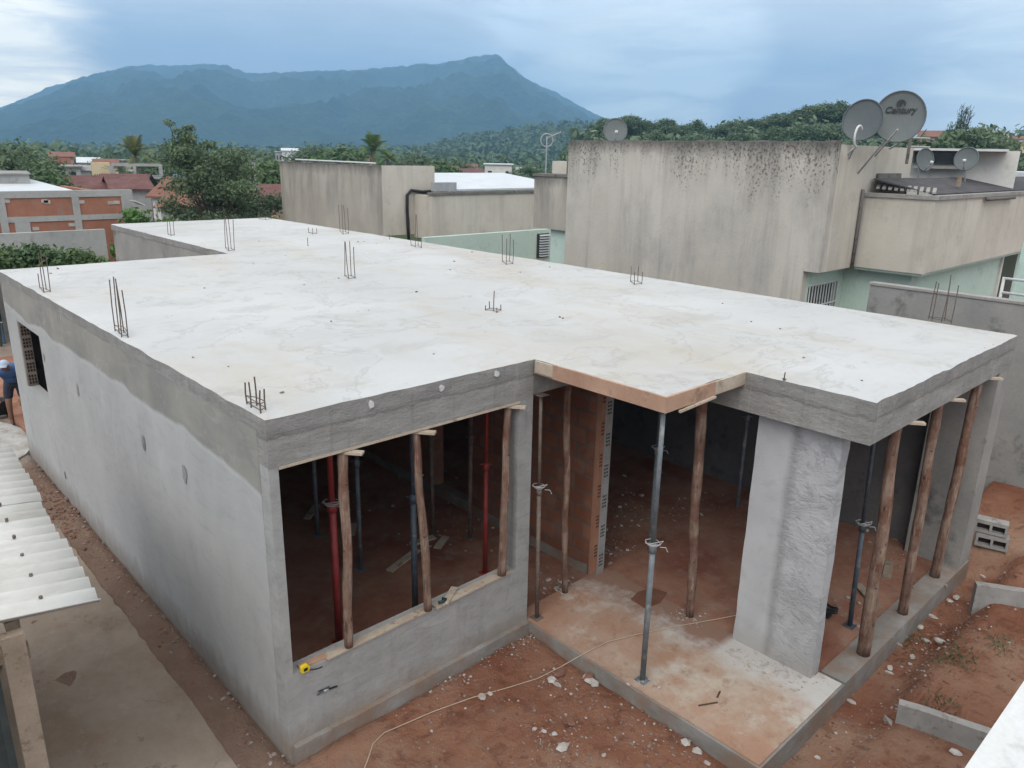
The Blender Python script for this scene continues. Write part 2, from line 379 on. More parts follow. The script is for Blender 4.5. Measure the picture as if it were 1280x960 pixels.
M['dish'] = rough_surface('grey_dish_paint', (.115, .13, .13), (.145, .16, .158), 2, None, 5, .05, 30, .6, spec=.3)
M['dishdark'] = rough_surface('dark_dish_paint', (.085, .10, .106), (.11, .126, .13), 2, None, 5, .05, 30, .6, spec=.3)
M['lettering'] = rough_surface('dark_lettering', (.03, .032, .035), (.035, .037, .04), 2, None, 5, .02, 30, .6)
M['darktile'] = rough_surface('dark_fibre_tiles', (.055, .052, .055), (.1, .095, .1), 4, None, 5, .3, 30)
M['window'] = rough_surface('dark_window_glass', (.03, .035, .04), (.05, .055, .06), 3, None, 5, .02, 30, .15, spec=.5)
M['blind'] = rough_surface('grey_louvre', (.35, .37, .37), (.42, .44, .44), 3, None, 5, .02, 30, .4)
M['tarp'] = rough_surface('dark_green_tarp', (.015, .04, .04), (.03, .065, .07), 3, None, 5, .2, 10, .6)
M['bluetarp'] = rough_surface('blue_grey_tarp', (.06, .13, .2), (.08, .16, .24), 3, None, 5, .2, 10, .6)
M['roofred'] = rough_surface('clay_roof_tiles', (.17, .075, .055), (.25, .12, .085), 1.5, (.10, .055, .045), 3, .6, 9)
M['roofdark'] = rough_surface('old_dark_red_tiles', (.115, .05, .045), (.17, .085, .075), 1.2, (.08, .045, .04), 3, .6, 9)
M['roofgrey'] = rough_surface('grey_roof_sheets', (.22, .21, .2), (.32, .31, .3), 1.2, None, 3, .4, 9)
M['pink'] = rough_surface('pink_wall_paint', (.36, .23, .21), (.42, .28, .25), .8, None, 3, .2, 9)
M['cream'] = rough_surface('cream_wall_paint', (.62, .50, .32), (.68, .56, .37), .8, (.5, .42, .3), 3, .2, 9)
M['offwhite'] = rough_surface('offwhite_wall_paint', (.58, .56, .52), (.66, .64, .60), .8, (.48, .46, .42), 3, .2, 9)
M['greywall'] = rough_surface('grey_wall_render', (.34, .335, .32), (.42, .41, .39), .8, (.28, .27, .25), 3, .2, 9)
M['brickfar'] = rough_surface('bare_brick_wall', (.30, .13, .085), (.38, .175, .115), 1.2, (.28, .2, .16), 2.2, .3, 9)
M['rustwood'] = rough_surface('dark_bark', (.06, .045, .032), (.10, .08, .06), 2.5, None, 3, .6, 9, obj=True)
M['palebark'] = rough_surface('pale_palm_bark', (.17, .14, .11), (.24, .2, .16), 2.5, None, 3, .6, 9, obj=True)
M['skin'] = rough_surface('brown_skin', (.20, .105, .07), (.23, .125, .085), 4, None, 3, .05, 30, .55, obj=True)
M['blueshirt'] = rough_surface('blue_shirt_cloth', (.05, .10, .23), (.07, .14, .30), 7, None, 3, .3, 30, obj=True)
M['shorts'] = rough_surface('dark_shorts_cloth', (.03, .035, .05), (.045, .05, .07), 7, None, 3, .3, 30, obj=True)
M['capcloth'] = rough_surface('pale_blue_cap_cloth', (.38, .45, .55), (.45, .52, .62), 7, None, 3, .2, 30, obj=True)

def leafmat(name, c1, c2, c3):
    def fn(t):
        g = t.new('ShaderNodeNewGeometry'); p = t.obj()
        oi = t.new('ShaderNodeObjectInfo').outputs['Random']
        c = t.mix(g.outputs['Random Per Island'], c1, c2)
        c = t.mix(t.rng(t.noise(p, .55, 4, .6), .42, .62, 0., .8), c, c3)
        c = t.mix(t.math('MULTIPLY', oi, .3), c, c1)
        return c
    mt = material(name, fn, .6, .25)
    t = NT(mt.node_tree); b = t.n['Principled BSDF']
    tr = t.new('ShaderNodeBsdfTranslucent'); ms = t.new('ShaderNodeMixShader'); ms.inputs[0].default_value = .22
    src = b.inputs['Base Color'].links[0].from_socket
    t.l.new(src, tr.inputs['Color'])
    out = t.n['Material Output']
    t.l.new(b.outputs[0], ms.inputs[1]); t.l.new(tr.outputs[0], ms.inputs[2]); t.l.new(ms.outputs[0], out.inputs['Surface'])
    return mt
M['leaf_dark'] = leafmat('dark_foliage', (.065, .10, .058), (.12, .17, .09), (.17, .23, .11))
M['leaf_mid'] = leafmat('mid_foliage', (.055, .105, .042), (.10, .16, .062), (.14, .20, .07))
M['leaf_bright'] = leafmat('bright_foliage', (.06, .13, .03), (.10, .19, .045), (.13, .23, .06))
M['leaf_palm'] = leafmat('palm_foliage', (.09, .12, .035), (.15, .17, .06), (.22, .2, .08))
M['leaf_grey'] = leafmat('grey_green_foliage', (.05, .075, .055), (.075, .10, .075), (.095, .12, .085))
M['leaf_far'] = leafmat('distant_forest_foliage', (.055, .092, .048), (.09, .14, .062), (.125, .175, .075))
M['grass'] = leafmat('grass_blades', (.07, .095, .04), (.11, .14, .06), (.15, .15, .08))

# ------------------------------------------------------------------ mesh builder
class MB:
    def __init__(s): s.v = []; s.f = []
    def quad(s, *p):
        b = len(s.v); s.v += [tuple(q) for q in p]; s.f.append(tuple(range(b, b + len(p))))
    def box(s, x0, x1, y0, y1, z0, z1):
        b = len(s.v)
        s.v += [(x, y, z) for z in (z0, z1) for x, y in ((x0, y0), (x1, y0), (x1, y1), (x0, y1))]
        for f in ((3, 2, 1, 0), (4, 5, 6, 7), (0, 1, 5, 4), (1, 2, 6, 5), (2, 3, 7, 6), (3, 0, 4, 7)): s.f.append(tuple(b + i for i in f))
        return s
    def obox(s, c, ax, ay, az):
        """box centred at c with half-axis vectors"""
        b = len(s.v); c = Vector(c); ax, ay, az = Vector(ax), Vector(ay), Vector(az)
        for k in (-1, 1):
            for i, j in ((-1, -1), (1, -1), (1, 1), (-1, 1)): s.v.append(tuple(c + ax * i + ay * j + az * k))
        for f in ((3, 2, 1, 0), (4, 5, 6, 7), (0, 1, 5, 4), (1, 2, 6, 5), (2, 3, 7, 6), (3, 0, 4, 7)): s.f.append(tuple(b + i for i in f))
        return s
    def tube(s, pts, rad, n=8, cap=True):
        pts = [Vector(p) for p in pts]
        if not isinstance(rad, (list, tuple)): rad = [rad] * len(pts)
        b0 = len(s.v); prev = None
        for i, p in enumerate(pts):
            d = (pts[min(i + 1, len(pts) - 1)] - pts[max(i - 1, 0)]).normalized()
            if prev is None:
                a = d.cross(Vector((0, 0, 1)) if abs(d.z) < .9 else Vector((1, 0, 0))).normalized()
            else:
                a = (prev - d * prev.dot(d)).normalized()
            prev = a; c = d.cross(a)
            for k in range(n):
                th = 2 * math.pi * k / n
                s.v.append(tuple(p + (a * math.cos(th) + c * math.sin(th)) * rad[i]))
        for i in range(len(pts) - 1):
            for k in range(n):
                s.f.append((b0 + i * n + k, b0 + i * n + (k + 1) % n, b0 + (i + 1) * n + (k + 1) % n, b0 + (i + 1) * n + k))
        if cap:
            s.f.append(tuple(b0 + k for k in reversed(range(n)))); e = b0 + (len(pts) - 1) * n
            s.f.append(tuple(e + k for k in range(n)))
        return s
    def prism(s, poly, z0, z1):
        """counter-clockwise polygon (x, y)"""
        n = len(poly); b = len(s.v)
        s.v += [(x, y, z0) for x, y in poly] + [(x, y, z1) for x, y in poly]
        s.f.append(tuple(b + i for i in reversed(range(n)))); s.f.append(tuple(b + n + i for i in range(n)))
        for i in range(n):
            j = (i + 1) % n; s.f.append((b + i, b + j, b + n + j, b + n + i))
        return s
    def chunk(s, c, r, g, flat=.65):
        b = len(s.v); n1 = 6
        rz = g.uniform(0, 6.28); st = g.uniform(.6, 1.25)
        rings = [(-.8, .55), (-.1, 1.), (.55, .72)]
        for z, q in rings:
            for k in range(n1):
                th = rz + 2 * math.pi * (k + g.uniform(-.25, .25)) / n1; rr = r * q * g.uniform(.7, 1.2)
                x, y = math.cos(th) * rr * st, math.sin(th) * rr / st
                s.v.append((c[0] + x, c[1] + y, c[2] + z * r * flat * g.uniform(.8, 1.2)))
        for i in range(2):
            for k in range(n1):
                s.f.append((b + i * n1 + k, b + i * n1 + (k + 1) % n1, b + (i + 1) * n1 + (k + 1) % n1, b + (i + 1) * n1 + k))
        s.f.append(tuple(b + k for k in reversed(range(n1)))); s.f.append(tuple(b + 2 * n1 + k for k in range(n1)))
        return s
    def build(s, name, mat, parent=None, smooth=False, org=None):
        """vertices are in world coordinates; the mesh is stored relative to the origin of its thing"""
        if org is None:
            org = Vector((0, 0, 0)); q = parent
            while q is not None: org = org + q.location; q = q.parent
        me = bpy.data.meshes.new(name)
        me.from_pydata([(x - org[0], y - org[1], z - org[2]) for x, y, z in s.v], [], s.f)
        me.materials.append(M[mat] if isinstance(mat, str) else mat)
        if smooth: me.polygons.foreach_set('use_smooth', [True] * len(me.polygons))
        me.update()
        o = bpy.data.objects.new(name, me); COL.objects.link(o)
        if parent is not None: o.parent = parent
        else: o.location = org
        return o

def tag(o, label=None, cat=None, group=None, kind=None):
    if label: o['label'] = label
    if cat: o['category'] = cat
    if group: o['group'] = group
    if kind: o['kind'] = kind
    return o

def thing(name, label, cat, loc, group=None):
    o = bpy.data.objects.new(name, None); COL.objects.link(o); o.location = loc; o.empty_display_size = .1
    return tag(o, label, cat, group)

def copy_tree(o, parent=None):
    c = o.copy(); COL.objects.link(c)
    if parent is not None: c.parent = parent
    for ch in o.children: copy_tree(ch, c)
    return c

def panel(mb, fn, us, vs, holes, t0, t1):
    """wall with openings: fn(u, v, t) -> point; cells of the u/v grid whose centre is in a hole are left out, reveals are closed"""
    us = sorted(set(us + [h[0] for h in holes] + [h[1] for h in holes])); vs = sorted(set(vs + [h[2] for h in holes] + [h[3] for h in holes]))
    nu, nv = len(us) - 1, len(vs) - 1
    def solid(i, j):
        if not (0 <= i < nu and 0 <= j < nv): return False
        u, v = (us[i] + us[i + 1]) / 2, (vs[j] + vs[j + 1]) / 2
        return not any(h[0] < u < h[1] and h[2] < v < h[3] for h in holes)
    for i in range(nu):
        for j in range(nv):
            if not solid(i, j): continue
            a, b, c, d = us[i], us[i + 1], vs[j], vs[j + 1]
            mb.quad(fn(a, c, t0), fn(b, c, t0), fn(b, d, t0), fn(a, d, t0)); mb.quad(fn(a, d, t1), fn(b, d, t1), fn(b, c, t1), fn(a, c, t1))
            if not solid(i - 1, j): mb.quad(fn(a, c, t0), fn(a, d, t0), fn(a, d, t1), fn(a, c, t1))
            if not solid(i + 1, j): mb.quad(fn(b, c, t0), fn(b, c, t1), fn(b, d, t1), fn(b, d, t0))
            if not solid(i, j - 1): mb.quad(fn(a, c, t0), fn(a, c, t1), fn(b, c, t1), fn(b, c, t0))
            if not solid(i, j + 1): mb.quad(fn(a, d, t0), fn(b, d, t0), fn(b, d, t1), fn(a, d, t1))
    return mb
PX = lambda u, v, t: (t, u, v)      # wall in a plane of constant x
PY = lambda u, v, t: (u, t, v)      # wall in a plane of constant y

# ------------------------------------------------------------------ world, sun
SUN_EL, SUN_AZ = R(42), R(205)      # azimuth measured in the xy plane from +x
w = bpy.data.worlds.new('World'); scene.world = w; w.use_nodes = True
t = NT(w.node_tree); bg = t.n['Background']
sky = t.new('ShaderNodeTexSky', sky_type='NISHITA'); sky.sun_disc = False
sky.sun_elevation = SUN_EL; sky.sun_rotation = math.pi / 2 - SUN_AZ
dirv = t.new('ShaderNodeTexCoord').outputs['Generated']
x, y, z = t.xyz(dirv)
def dv(px, py):
    d = ray(px, py).normalized(); return (d.x, d.y, d.z)
S = 10.0                             # cloud radiances are divided by the background strength of 0.1
def sc(c, k=1.): return tuple(v * S * k for v in c)
el = t.math('MAXIMUM', z, 0.)
zen = t.rng(el, .10, .85, 0., 1.)
warp = t.map(dirv, (1, 1, 4.2))
n1 = t.noise(warp, 3.4, 8, .62, .6)
n2 = t.noise(t.map(dirv, (1, 1, 5.5), (0, 0, 0), (4, 2, 1)), 5., 8, .64, .5)
def spot(px, py, a, b):
    n = t.new('ShaderNodeVectorMath', operation='DOT_PRODUCT'); t.put(n.inputs[0], dirv); n.inputs[1].default_value = dv(px, py)
    wob = t.math('ADD', n.outputs['Value'], t.math('MULTIPLY', t.math('SUBTRACT', n2, .5), (1 - math.cos(R(b))) * 1.1))
    r_ = t.new('ShaderNodeMapRange', interpolation_type='SMOOTHERSTEP'); t.put(r_.inputs[0], wob); r_.inputs[1].default_value = math.cos(R(b * 1.12)); r_.inputs[2].default_value = math.cos(R(a * .5))
    return r_.outputs[0]
low = t.mix(t.rng(n1, .42, .60), sc((.46, .50, .60)), sc((.80, .86, .92)))
low = t.mix(t.rng(n2, .46, .64, 0., .75), low, sc((.40, .43, .53)))
low = t.mix(t.math('MULTIPLY', t.rng(el, .10, .19), t.rng(n2, .42, .62, .85, .35)), low, sc((.92, 1.05, 1.14)))
# bright gap over the left flank of the mountain, darker grey-blue bank low over its top
low = t.mix(t.math('MULTIPLY', spot(-40, 100, 3, 8.5), t.rng(n2, .38, .54, .5, 1.)), low, sc((2.2, 1.95, 1.5)))
for bx, by, ba, bb in ((220, 66, 1.5, 6.5), (330, 76, 1.5, 6), (440, 76, 1.5, 6), (540, 68, 1.2, 5), (330, 40, 2, 10)):
    low = t.mix(t.math('MULTIPLY', spot(bx, by, ba * .4, bb), t.rng(n2, .40, .60, .85, .25)), low, sc((.42, .47, .57)))
low = t.mix(t.math('MULTIPLY', spot(600, 92, .6, 3), .6), low, sc((.60, .66, .76)))
low = t.mix(t.math('MULTIPLY', spot(780, 118, 1.5, 7.5), t.rng(n2, .40, .56, .4, 1.)), low, sc((1.12, 1.15, 1.08)))
low = t.mix(t.math('MULTIPLY', spot(1080, 22, 1, 11), t.rng(n2, .40, .60, .75, .15)), low, sc((.54, .56, .62)))
low = t.mix(t.math('MULTIPLY', spot(880, 45, 1, 5), t.rng(n2, .40, .60, .2, .9)), low, sc((1.0, 1.07, 1.1)))
low = t.mix(t.math('MULTIPLY', spot(1290, 85, 1.5, 7), t.rng(n2, .40, .56, .4, 1.)), low, sc((1.1, 1.14, 1.1)))
high = t.mix(t.rng(n1, .35, .65), sc((1.26, 1.245, 1.21)), sc((1.54, 1.52, 1.47)))
cl = t.mix(zen, low, high)
cl = t.mix(t.rng(z, -.02, .0, 1., 0.), cl, sc((.20, .21, .2)))
allc = t.mix(.93, sky.outputs[0], cl)
t.l.new(allc, bg.inputs['Color']); bg.inputs['Strength'].default_value = .1
w.cycles.sampling_method = 'MANUAL'; w.cycles.sample_map_resolution = 512
sl = bpy.data.lights.new('sun', 'SUN'); sl.energy = 1.2; sl.angle = R(40); sl.color = (1, .96, .9)
so = bpy.data.objects.new('sun', sl); COL.objects.link(so); so.location = (0, 0, 30)
sd = Vector((math.cos(SUN_EL) * math.cos(SUN_AZ), math.cos(SUN_EL) * math.sin(SUN_AZ), math.sin(SUN_EL)))
so.rotation_euler = sd.to_track_quat('Z', 'Y').to_euler()
scene.view_settings.view_transform = 'Standard'; scene.view_settings.look = 'None'
scene.view_settings.exposure = .5; scene.view_settings.gamma = 1; scene.view_settings.use_curve_mapping = False
scene.cycles.max_bounces = 6; scene.cycles.diffuse_bounces = 3; scene.cycles.transparent_max_bounces = 4
scene.cycles.volume_bounces = 0

# ------------------------------------------------------------------ ground
def sstep(a, b, v):
    u = min(1, max(0, (v - a) / (b - a))); return u * u * (3 - 2 * u)
def gh(x, y):
    n = mnoise.noise(Vector((x * 1.3, y * 1.3, 0))) * .035 + mnoise.noise(Vector((x * 4, y * 4, 3))) * .018
    near = 1 - sstep(14, 26, math.hypot(x - 4, y + 2))
    h = n * near
    if -12 < x < 24 and -12 < y < 30:
        inside = (x > .02 and y > .0 and x < 8.2 and y < 16.7) or (x > 2.9 and y > -2.83 and y <= 0.05 and x < 8.2)
        if inside: return -.06
        # heap of loose soil along the front wall and porch plinth
        d1 = max(0, -y) if 0 < x < 2.9 else 9
        h += .05 * (1 - sstep(.05, .5, d1)) * (.6 + mnoise.noise(Vector((x * 2.2, y * 2.2, 7))))
        if x > 2.6 and y < -2.4:
            right = sstep(2.6, 3.6, x)
            h -= .10 * right * sstep(-3.45, -3.15, y) * (1 - sstep(8.2, 8.8, x))
            terr = .10 * sstep(4.85, 4.97, x) + .12 * sstep(7.85, 8.0, x) + .22 * sstep(9.2, 10.3, x)
            up = sstep(-3.12, -3.42, y + .10 * mnoise.noise(Vector((x * 1.9, 0, 5))))
            h += (terr + .05 * right) * max(up, sstep(8.2, 9., x))
        if x < .02 and y > 0: h = h * .4 + .02 * (1 - sstep(.02, .3, -x))
    return h
def axis(lo, hi, step, ends):
    a = [lo + i * step for i in range(int(round((hi - lo) / step)) + 1)]
    pre, d, v = [], step, lo
    while v > -ends: d *= 1.45; v -= d; pre.append(v)
    post, d, v = [], step, hi
    while v < ends: d *= 1.45; v += d; post.append(v)
    return pre[::-1] + a + post
xs = axis(-3.2, 11.6, .085, 4000); ys = axis(-6.2, .3, .085, 4000)
xs = [-1600.] + [v for v in xs if -1500 < v < 3000] + [3100.]
ys = [v for v in ys if v < .3] + [.3 + .25 * i for i in range(1, 60)] + [v + 15 for v in ys if v > .45]
ys = [-380.] + [v for v in ys if -350 < v < 3100] + [3200.]
g = MB(); g.v = [(x, y, gh(x, y)) for y in ys for x in xs]; nx = len(xs)
g.f = [(j * nx + i, j * nx + i + 1, (j + 1) * nx + i + 1, (j + 1) * nx + i) for j in range(len(ys) - 1) for i in range(nx - 1)]
tag(g.build('ground', 'soil', None, True), kind='structure')

# concrete path along the left wall (broken edge)
pp = [(-3.2, -.35), (-.42, .05)]
pp = [(-3.4, -1.2), (-.50, -.6)]
for i in range(190):
    yy = -.5 + i * .05; pp.append((-.36 + .03 * mnoise.noise(Vector((0, yy * 1.1, 2))) + .022 * mnoise.noise(Vector((0, yy * 6, 4))), yy))
pp += [(-.75, 9.1), (-3.4, 9.0)]
tag(MB().prism(pp, -.12, .008).build('path', 'path'), kind='structure')
# spilt cement by the back of the path
pc = un(8, 562, 'z', 0)
ring = [(pc.x - .1 + (.55 + .12 * mnoise.noise(Vector((k, 1, 0)))) * math.cos(k / 18 * 6.283), pc.y + .5 + (1.25 + .25 * mnoise.noise(Vector((k, 5, 0)))) * math.sin(k / 18 * 6.283)) for k in range(18)]
tag(MB().prism(ring, -.02, .045).build('cement_spill', 'spill'), 'pale splash of dried cement on the dirt at the far end of the path', 'cement spill')

# ------------------------------------------------------------------ the unfinished house
H = 3.2
house = thing('unfinished_house', 'unfinished single storey grey concrete house with flat pale roof slab and open propped bays', 'house', (0, 0, 0))
slab_poly = [(0, 0), (2.882, 0), (2.882, -1.608), (4.153, -1.608), (4.153, -2.877), (8.223, -2.877), (8.223, 16.76), (3.852, 16.76), (3.852, 9.446), (0, 9.446)]
def rim(poly, step, amp, off=0.):
    out = []
    n = len(poly)
    for i in range(n):
        a, b = Vector(poly[i]), Vector(poly[(i + 1) % n]); L = (b - a).length; k = max(1, int(L / step)); d = (b - a) / L; nr = Vector((d.y, -d.x))
        for j in range(k):
            p = a + (b - a) * (j / k); q = p
            if j: q = p + nr * (mnoise.noise(Vector((p.x * 2.3, p.y * 2.3, 0))) * amp + mnoise.noise(Vector((p.x * 9, p.y * 9, 4))) * amp * .7)
            q = q + nr * off * (1 if j else 0)
            out.append((q.x, q.y))
    return out
lo, hi = rim(slab_poly, .11, .006), rim(slab_poly, .11, .022)
sb = MB(); n = len(lo)
sb.v = [(x, y, 3.055) for x, y in lo] + [(x, y, 3.185 + .006 * mnoise.noise(Vector((x * 5, y * 5, 1)))) for x, y in hi]
c = Vector((4.5, 5, 0))
sb.f = [tuple(reversed(range(n)))] + [(i, (i + 1) % n, n + (i + 1) % n, n + i) for i in range(n)]
sb.build('roof_slab_edge', 'edge', house)
st = MB(); st.v = [(x, y, z - .001) for x, y, z in sb.v[n:]]
inn = []
for i in range(n):
    a, b = Vector(hi[i - 1]), Vector(hi[(i + 1) % n]); d = (b - a).normalized(); q = Vector(hi[i]) - Vector((d.y, -d.x)) * .05; inn.append((q.x, q.y, H))
st.v += inn
st.f = [(i, (i + 1) % n, n + (i + 1) % n, n + i) for i in range(n)] + [tuple(range(n, 2 * n))]
st.build('roof_slab', 'slab', house)

bm_ = MB()   # ring beams under the slab
bm_.box(0.004, 2.88, .002, .19, 2.78, 3.055)
bm_.build('front_beam', 'edge', house)
MB().box(4.155, 4.36, -2.875, .12, 2.79, 3.055).build('wing_side_beam', 'edge', house)
MB().box(4.363, 8.22, -2.874, -2.67, 2.79, 3.055).build('wing_front_beam', 'edge', house)
MB().box(2.884, 4.152, .03, .19, 2.80, 3.055).build('entrance_beam', 'edge', house)

WIN = (7.25, 8.65, 1.42, 2.50)
wl = panel(MB(), PX, [.166, .9, 2.5, 4.5, 6.5, 9.44], [-.15, 3.055], [WIN], 0.002, .16)
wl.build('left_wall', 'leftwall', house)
wb = MB().box(.03, .14, 8.655, 8.70, 1.45, 2.48)
jm = MB().box(.012, .15, 8.60, 8.649, 1.43, 2.49); jb = jm.build('window_jamb', 'jamb', house)
for k in range(5):
    hs = MB()
    for i in range(3):
        for j in range(3): hs.box(.03 + i * .04, .055 + i * .04, 8.594, 8.602, 1.46 + k * .2 + j * .055, 1.46 + k * .2 + j * .055 + .038)
    hs.build('brick_hole', 'hole', jb)
# front wall with the big opening
wf = panel(MB(), PY, [.0, 2.88], [-.15, 2.78], [(.082, 2.69, .86, 2.78)], 0.004, .16)
wf.v = [(x + .002, y, z) for x, y, z in wf.v]
wf.build('front_wall', 'plaster', house)
pl = MB()
for i in range(24):
    x0 = .03 + i * .119; pl.box(x0, x0 + .119 + (0 if i == 23 else -.0), -.055 + .008 * mnoise.noise(Vector((i * .7, 0, 0))), .003, -.15, .165 + .012 * mnoise.noise(Vector((i * .5, 2, 0))))
pl.build('plinth', 'porchedge', house)
MB().box(.085, 2.69, -.006, .158, 2.757, 2.778).build('header_board', 'plank', house)
# plaster spots in the front beam
for k, (px, py) in enumerate(((463, 505), (551, 485), (620, 467))):
    q = un(px, py, 'y', 0); mb = MB()
    pts = [(q.x + .028 * (1 + .3 * rnd.uniform(-1, 1)) * math.cos(a / 9 * 6.283), q.z + .034 * (1 + .3 * rnd.uniform(-1, 1)) * math.sin(a / 9 * 6.283)) for a in range(9)]
    mb.v = [(x, -.018, z) for x, z in pts] + [(x, -.0, z) for x, z in pts]; mb.f = [tuple(reversed(range(9)))] + [(i, (i + 1) % 9, 9 + (i + 1) % 9, 9 + i) for i in range(9)]
    mb.f = [tuple(reversed(f)) for f in mb.f]
    mb.build('plaster_spot', 'white', house)
# patched putlog holes in the left wall
for px, py, s in ((97, 487, 1), (180, 553, 1.1), (231, 592, 1.25), (82, 595, .8), (55, 447, .9)):
    q = un(px, py, 'x', 0); mb = MB(); nn = 10
    pts = [(q.y + .05 * s * (1 + .35 * rnd.uniform(-1, 1)) * math.cos(a / nn * 6.283), q.z + .085 * s * (1 + .25 * rnd.uniform(-1, 1)) * math.sin(a / nn * 6.283)) for a in range(nn)]
    mb.v = [(-.004, y, z) for y, z in pts]; mb.f = [tuple(reversed(range(nn)))]
    mb.build('mortar_patch', 'bwall', house)

# walls behind
panel(MB(), PX, [9.46, 16.7], [-.1, 3.05], [], 3.862, 4.0).build('recess_wall', 'bwall', house)
panel(MB(), PY, [.16, 3.99], [-.1, 3.05], [], 9.29, 9.436).build('recess_return_wall', 'bwall', house)
panel(MB(), PX, [-2.2, 16.7], [-.1, 3.05], [], 8.06, 8.21).build('back_wall', 'shade_wall', house)
panel(MB(), PY, [4.01, 8.055], [-.1, 3.05], [], 16.6, 16.75).build('end_wall', 'bwall', house)
panel(MB(), PY, [4.35, 8.055], [-.0, 3.05], [(5.6, 6.5, 0, 2.2)], 5.8, 5.95).build('room_wall', 'shade_wall', house)
panel(MB(), PY, [.165, 4.13], [-.0, 3.05], [(2.9, 3.8, 0, 2.2)], 6.4, 6.55).build('bedroom_wall', 'brick', house)
# corner pillar of the wing at the far right
MB().box(7.83, 8.212, -2.868, -2.2, -.1, 2.79).build('corner_pillar', 'bwall', house)
# brick partition whose end shows hollow tiles
panel(MB(), PX, [.20, 5.79], [.28, 3.05], [(2.55, 3.35, .28, 2.3)], 4.15, 4.33).build('brick_wall', 'brick', house)
MB().box(4.17, 4.31, .25, 5.78, -.02, .278).build('brick_wall_footing', 'porchedge', house)
en = MB().box(4.14, 4.215, .13, .199, .0, 2.79); e1 = en.build('orange_tile_end', 'tile_end', house)
en = MB().box(4.217, 4.345, .125, .199, .0, 2.79); e2 = en.build('mortared_tile_end', 'plaster', house)
for k in range(6):
    h1, h2 = MB(), MB()
    z0 = .42 + k * .40
    for i in range(3):
        for j in range(4):
            h1.box(4.152 + i * .019, 4.163 + i * .019, .1285, .131, z0 + j * .045, z0 + j * .045 + .026)
            h2.box(4.245 + i * .026, 4.261 + i * .026, .1235, .126, z0 - .16 + j * .045, z0 - .16 + j * .045 + .026)
    h1.build('tile_hole', 'hole', e1); h2.build('tile_hole', 'hole', e2)
# thrown-cement column of the porch
cb = MB(); nz_ = 14
prof = lambda z: (-1.725 + .012 * mnoise.noise(Vector((z * 3, 0, 0))), -2.615 + .05 * (z / 2.8) + .02 * mnoise.noise(Vector((z * 4, 3, 0))))
for k in range(nz_ + 1):
    z = .1 + (2.789 - .1) * k / nz_; a, b = prof(z); cb.v += [(4.335, a, z), (4.335, b, z), (4.50, b, z), (4.50, a, z)]
for k in range(nz_):
    for i in range(4): p, q = k * 4 + i, k * 4 + (i + 1) % 4; cb.f.append((q, p, p + 4, q + 4))
cb.build('porch_column', 'roughcast', house)
# floors
MB().box(.16, 8.06, .19, 16.6, -.05, .12).build('room_floor', 'floor', house)
fl = MB().prism([(4.42, -2.62), (8.06, -2.62), (8.06, .19), (4.42, .19)], -.05, .148); fl.build('wing_floor', 'floor', house)
MB().prism([(2.90, -2.86), (4.50, -2.86), (4.50, -2.62), (4.418, -2.62), (4.418, .188), (2.90, .188)], -.15, .154).build('porch_slab', 'porch', house)
pe = MB()
pe.box(2.870, 2.898, -2.885, -.002, -.2, .147); pe.box(2.899, 4.52, -2.886, -2.862, -.2, .147); pe.box(4.521, 8.2, -2.886, -2.63, -.2, .165)
pe.build('porch_kerb', 'porchedge', house)
# orange formwork boards still nailed to the slab edge over the entrance
MB().box(2.855, 2.879, -1.634, -.28, 3.045, 3.188).build('formwork_board', 'plywood', house)
MB().box(2.857, 2.878, -.278, -.03, 3.06, 3.18).build('formwork_board', 'plank', house)
MB().box(2.88, 3.62, -1.634, -1.611, 3.045, 3.188).build('formwork_board', 'plywood', house)
MB().box(3.622, 4.15, -1.632, -1.612, 3.06, 3.185).build('formwork_board', 'plank', house)
MB().box(2.885, 4.15, -1.60, .02, 3.035, 3.054).build('formwork_soffit', 'plank', house)
MB().obox((3.33, -1.648, 3.035), (.28, .0, .012), (0, .012, 0), (0, 0, .01)).build('formwork_batten', 'plank', house)

# reinforcement starter bars
def rebar(px, py, offs, heights, tie=False):
    q0 = un(px, py, 'z', H); d = (q0 - CAM).length
    tb = MB(); ring = []
    bars = []
    for (dx, dy), hp in zip(offs, heights):
        b = un(px + dx, py + dy, 'z', H); L = hp / FPX * d * 1.05
        lean = Vector((rnd.uniform(-.05, .05), rnd.uniform(-.05, .05), 0)) * L
        bars.append((b, b + Vector((0, 0, L)) + lean)); ring.append(b)
    cx = sum((b for b in ring), Vector()) / len(ring)
    if len(ring) > 2:
        ring.sort(key=lambda b: math.atan2(b.y - cx.y, b.x - cx.x))
        zt = .07 if tie else .012
        tb.tube([b + Vector((0, 0, zt)) for b in ring + ring[:1]], .004, 5)
        if tie: tb.tube([b + Vector((0, 0, .02)) for b in ring + ring[:1]], .004, 5)
    else: tb.chunk((cx.x, cx.y, H + .004), .02, rnd, .4)
    part = tb.build('starter_bars', 'rebar', house)
    for a, b in bars: MB().tube([a - Vector((0, 0, .02)), (a + b) / 2 + Vector((rnd.uniform(-.006, .006), rnd.uniform(-.006, .006), 0)), b], .0062, 6).build('rebar', 'rebar', part)
sq = [(-6, -2), (-1, 3), (3, -3), (7, 2)]
rebar(57, 364, [(-7, -4), (-2, 2), (1, -2), (6, 1)], [15, 38, 40, 36])
rebar(152, 417, [(-8, -3), (-3, 0), (0, 4), (3, -1), (8, 5)], [55, 60, 52, 58, 50], True)
rebar(320, 511, [(-11, -6), (-6, -2), (1, -4), (6, 5), (12, 1)], [26, 30, 34, 26, 24], True)
rebar(214, 294, [(-4, -1), (0, 1), (4, 0)], [20, 21, 18])
rebar(287, 312, [(-5, -2), (-1, 2), (2, -1), (6, 1)], [36, 38, 36, 33])
rebar(332, 274, [(-8, 0), (0, 1), (8, 0)], [8, 5, 7])
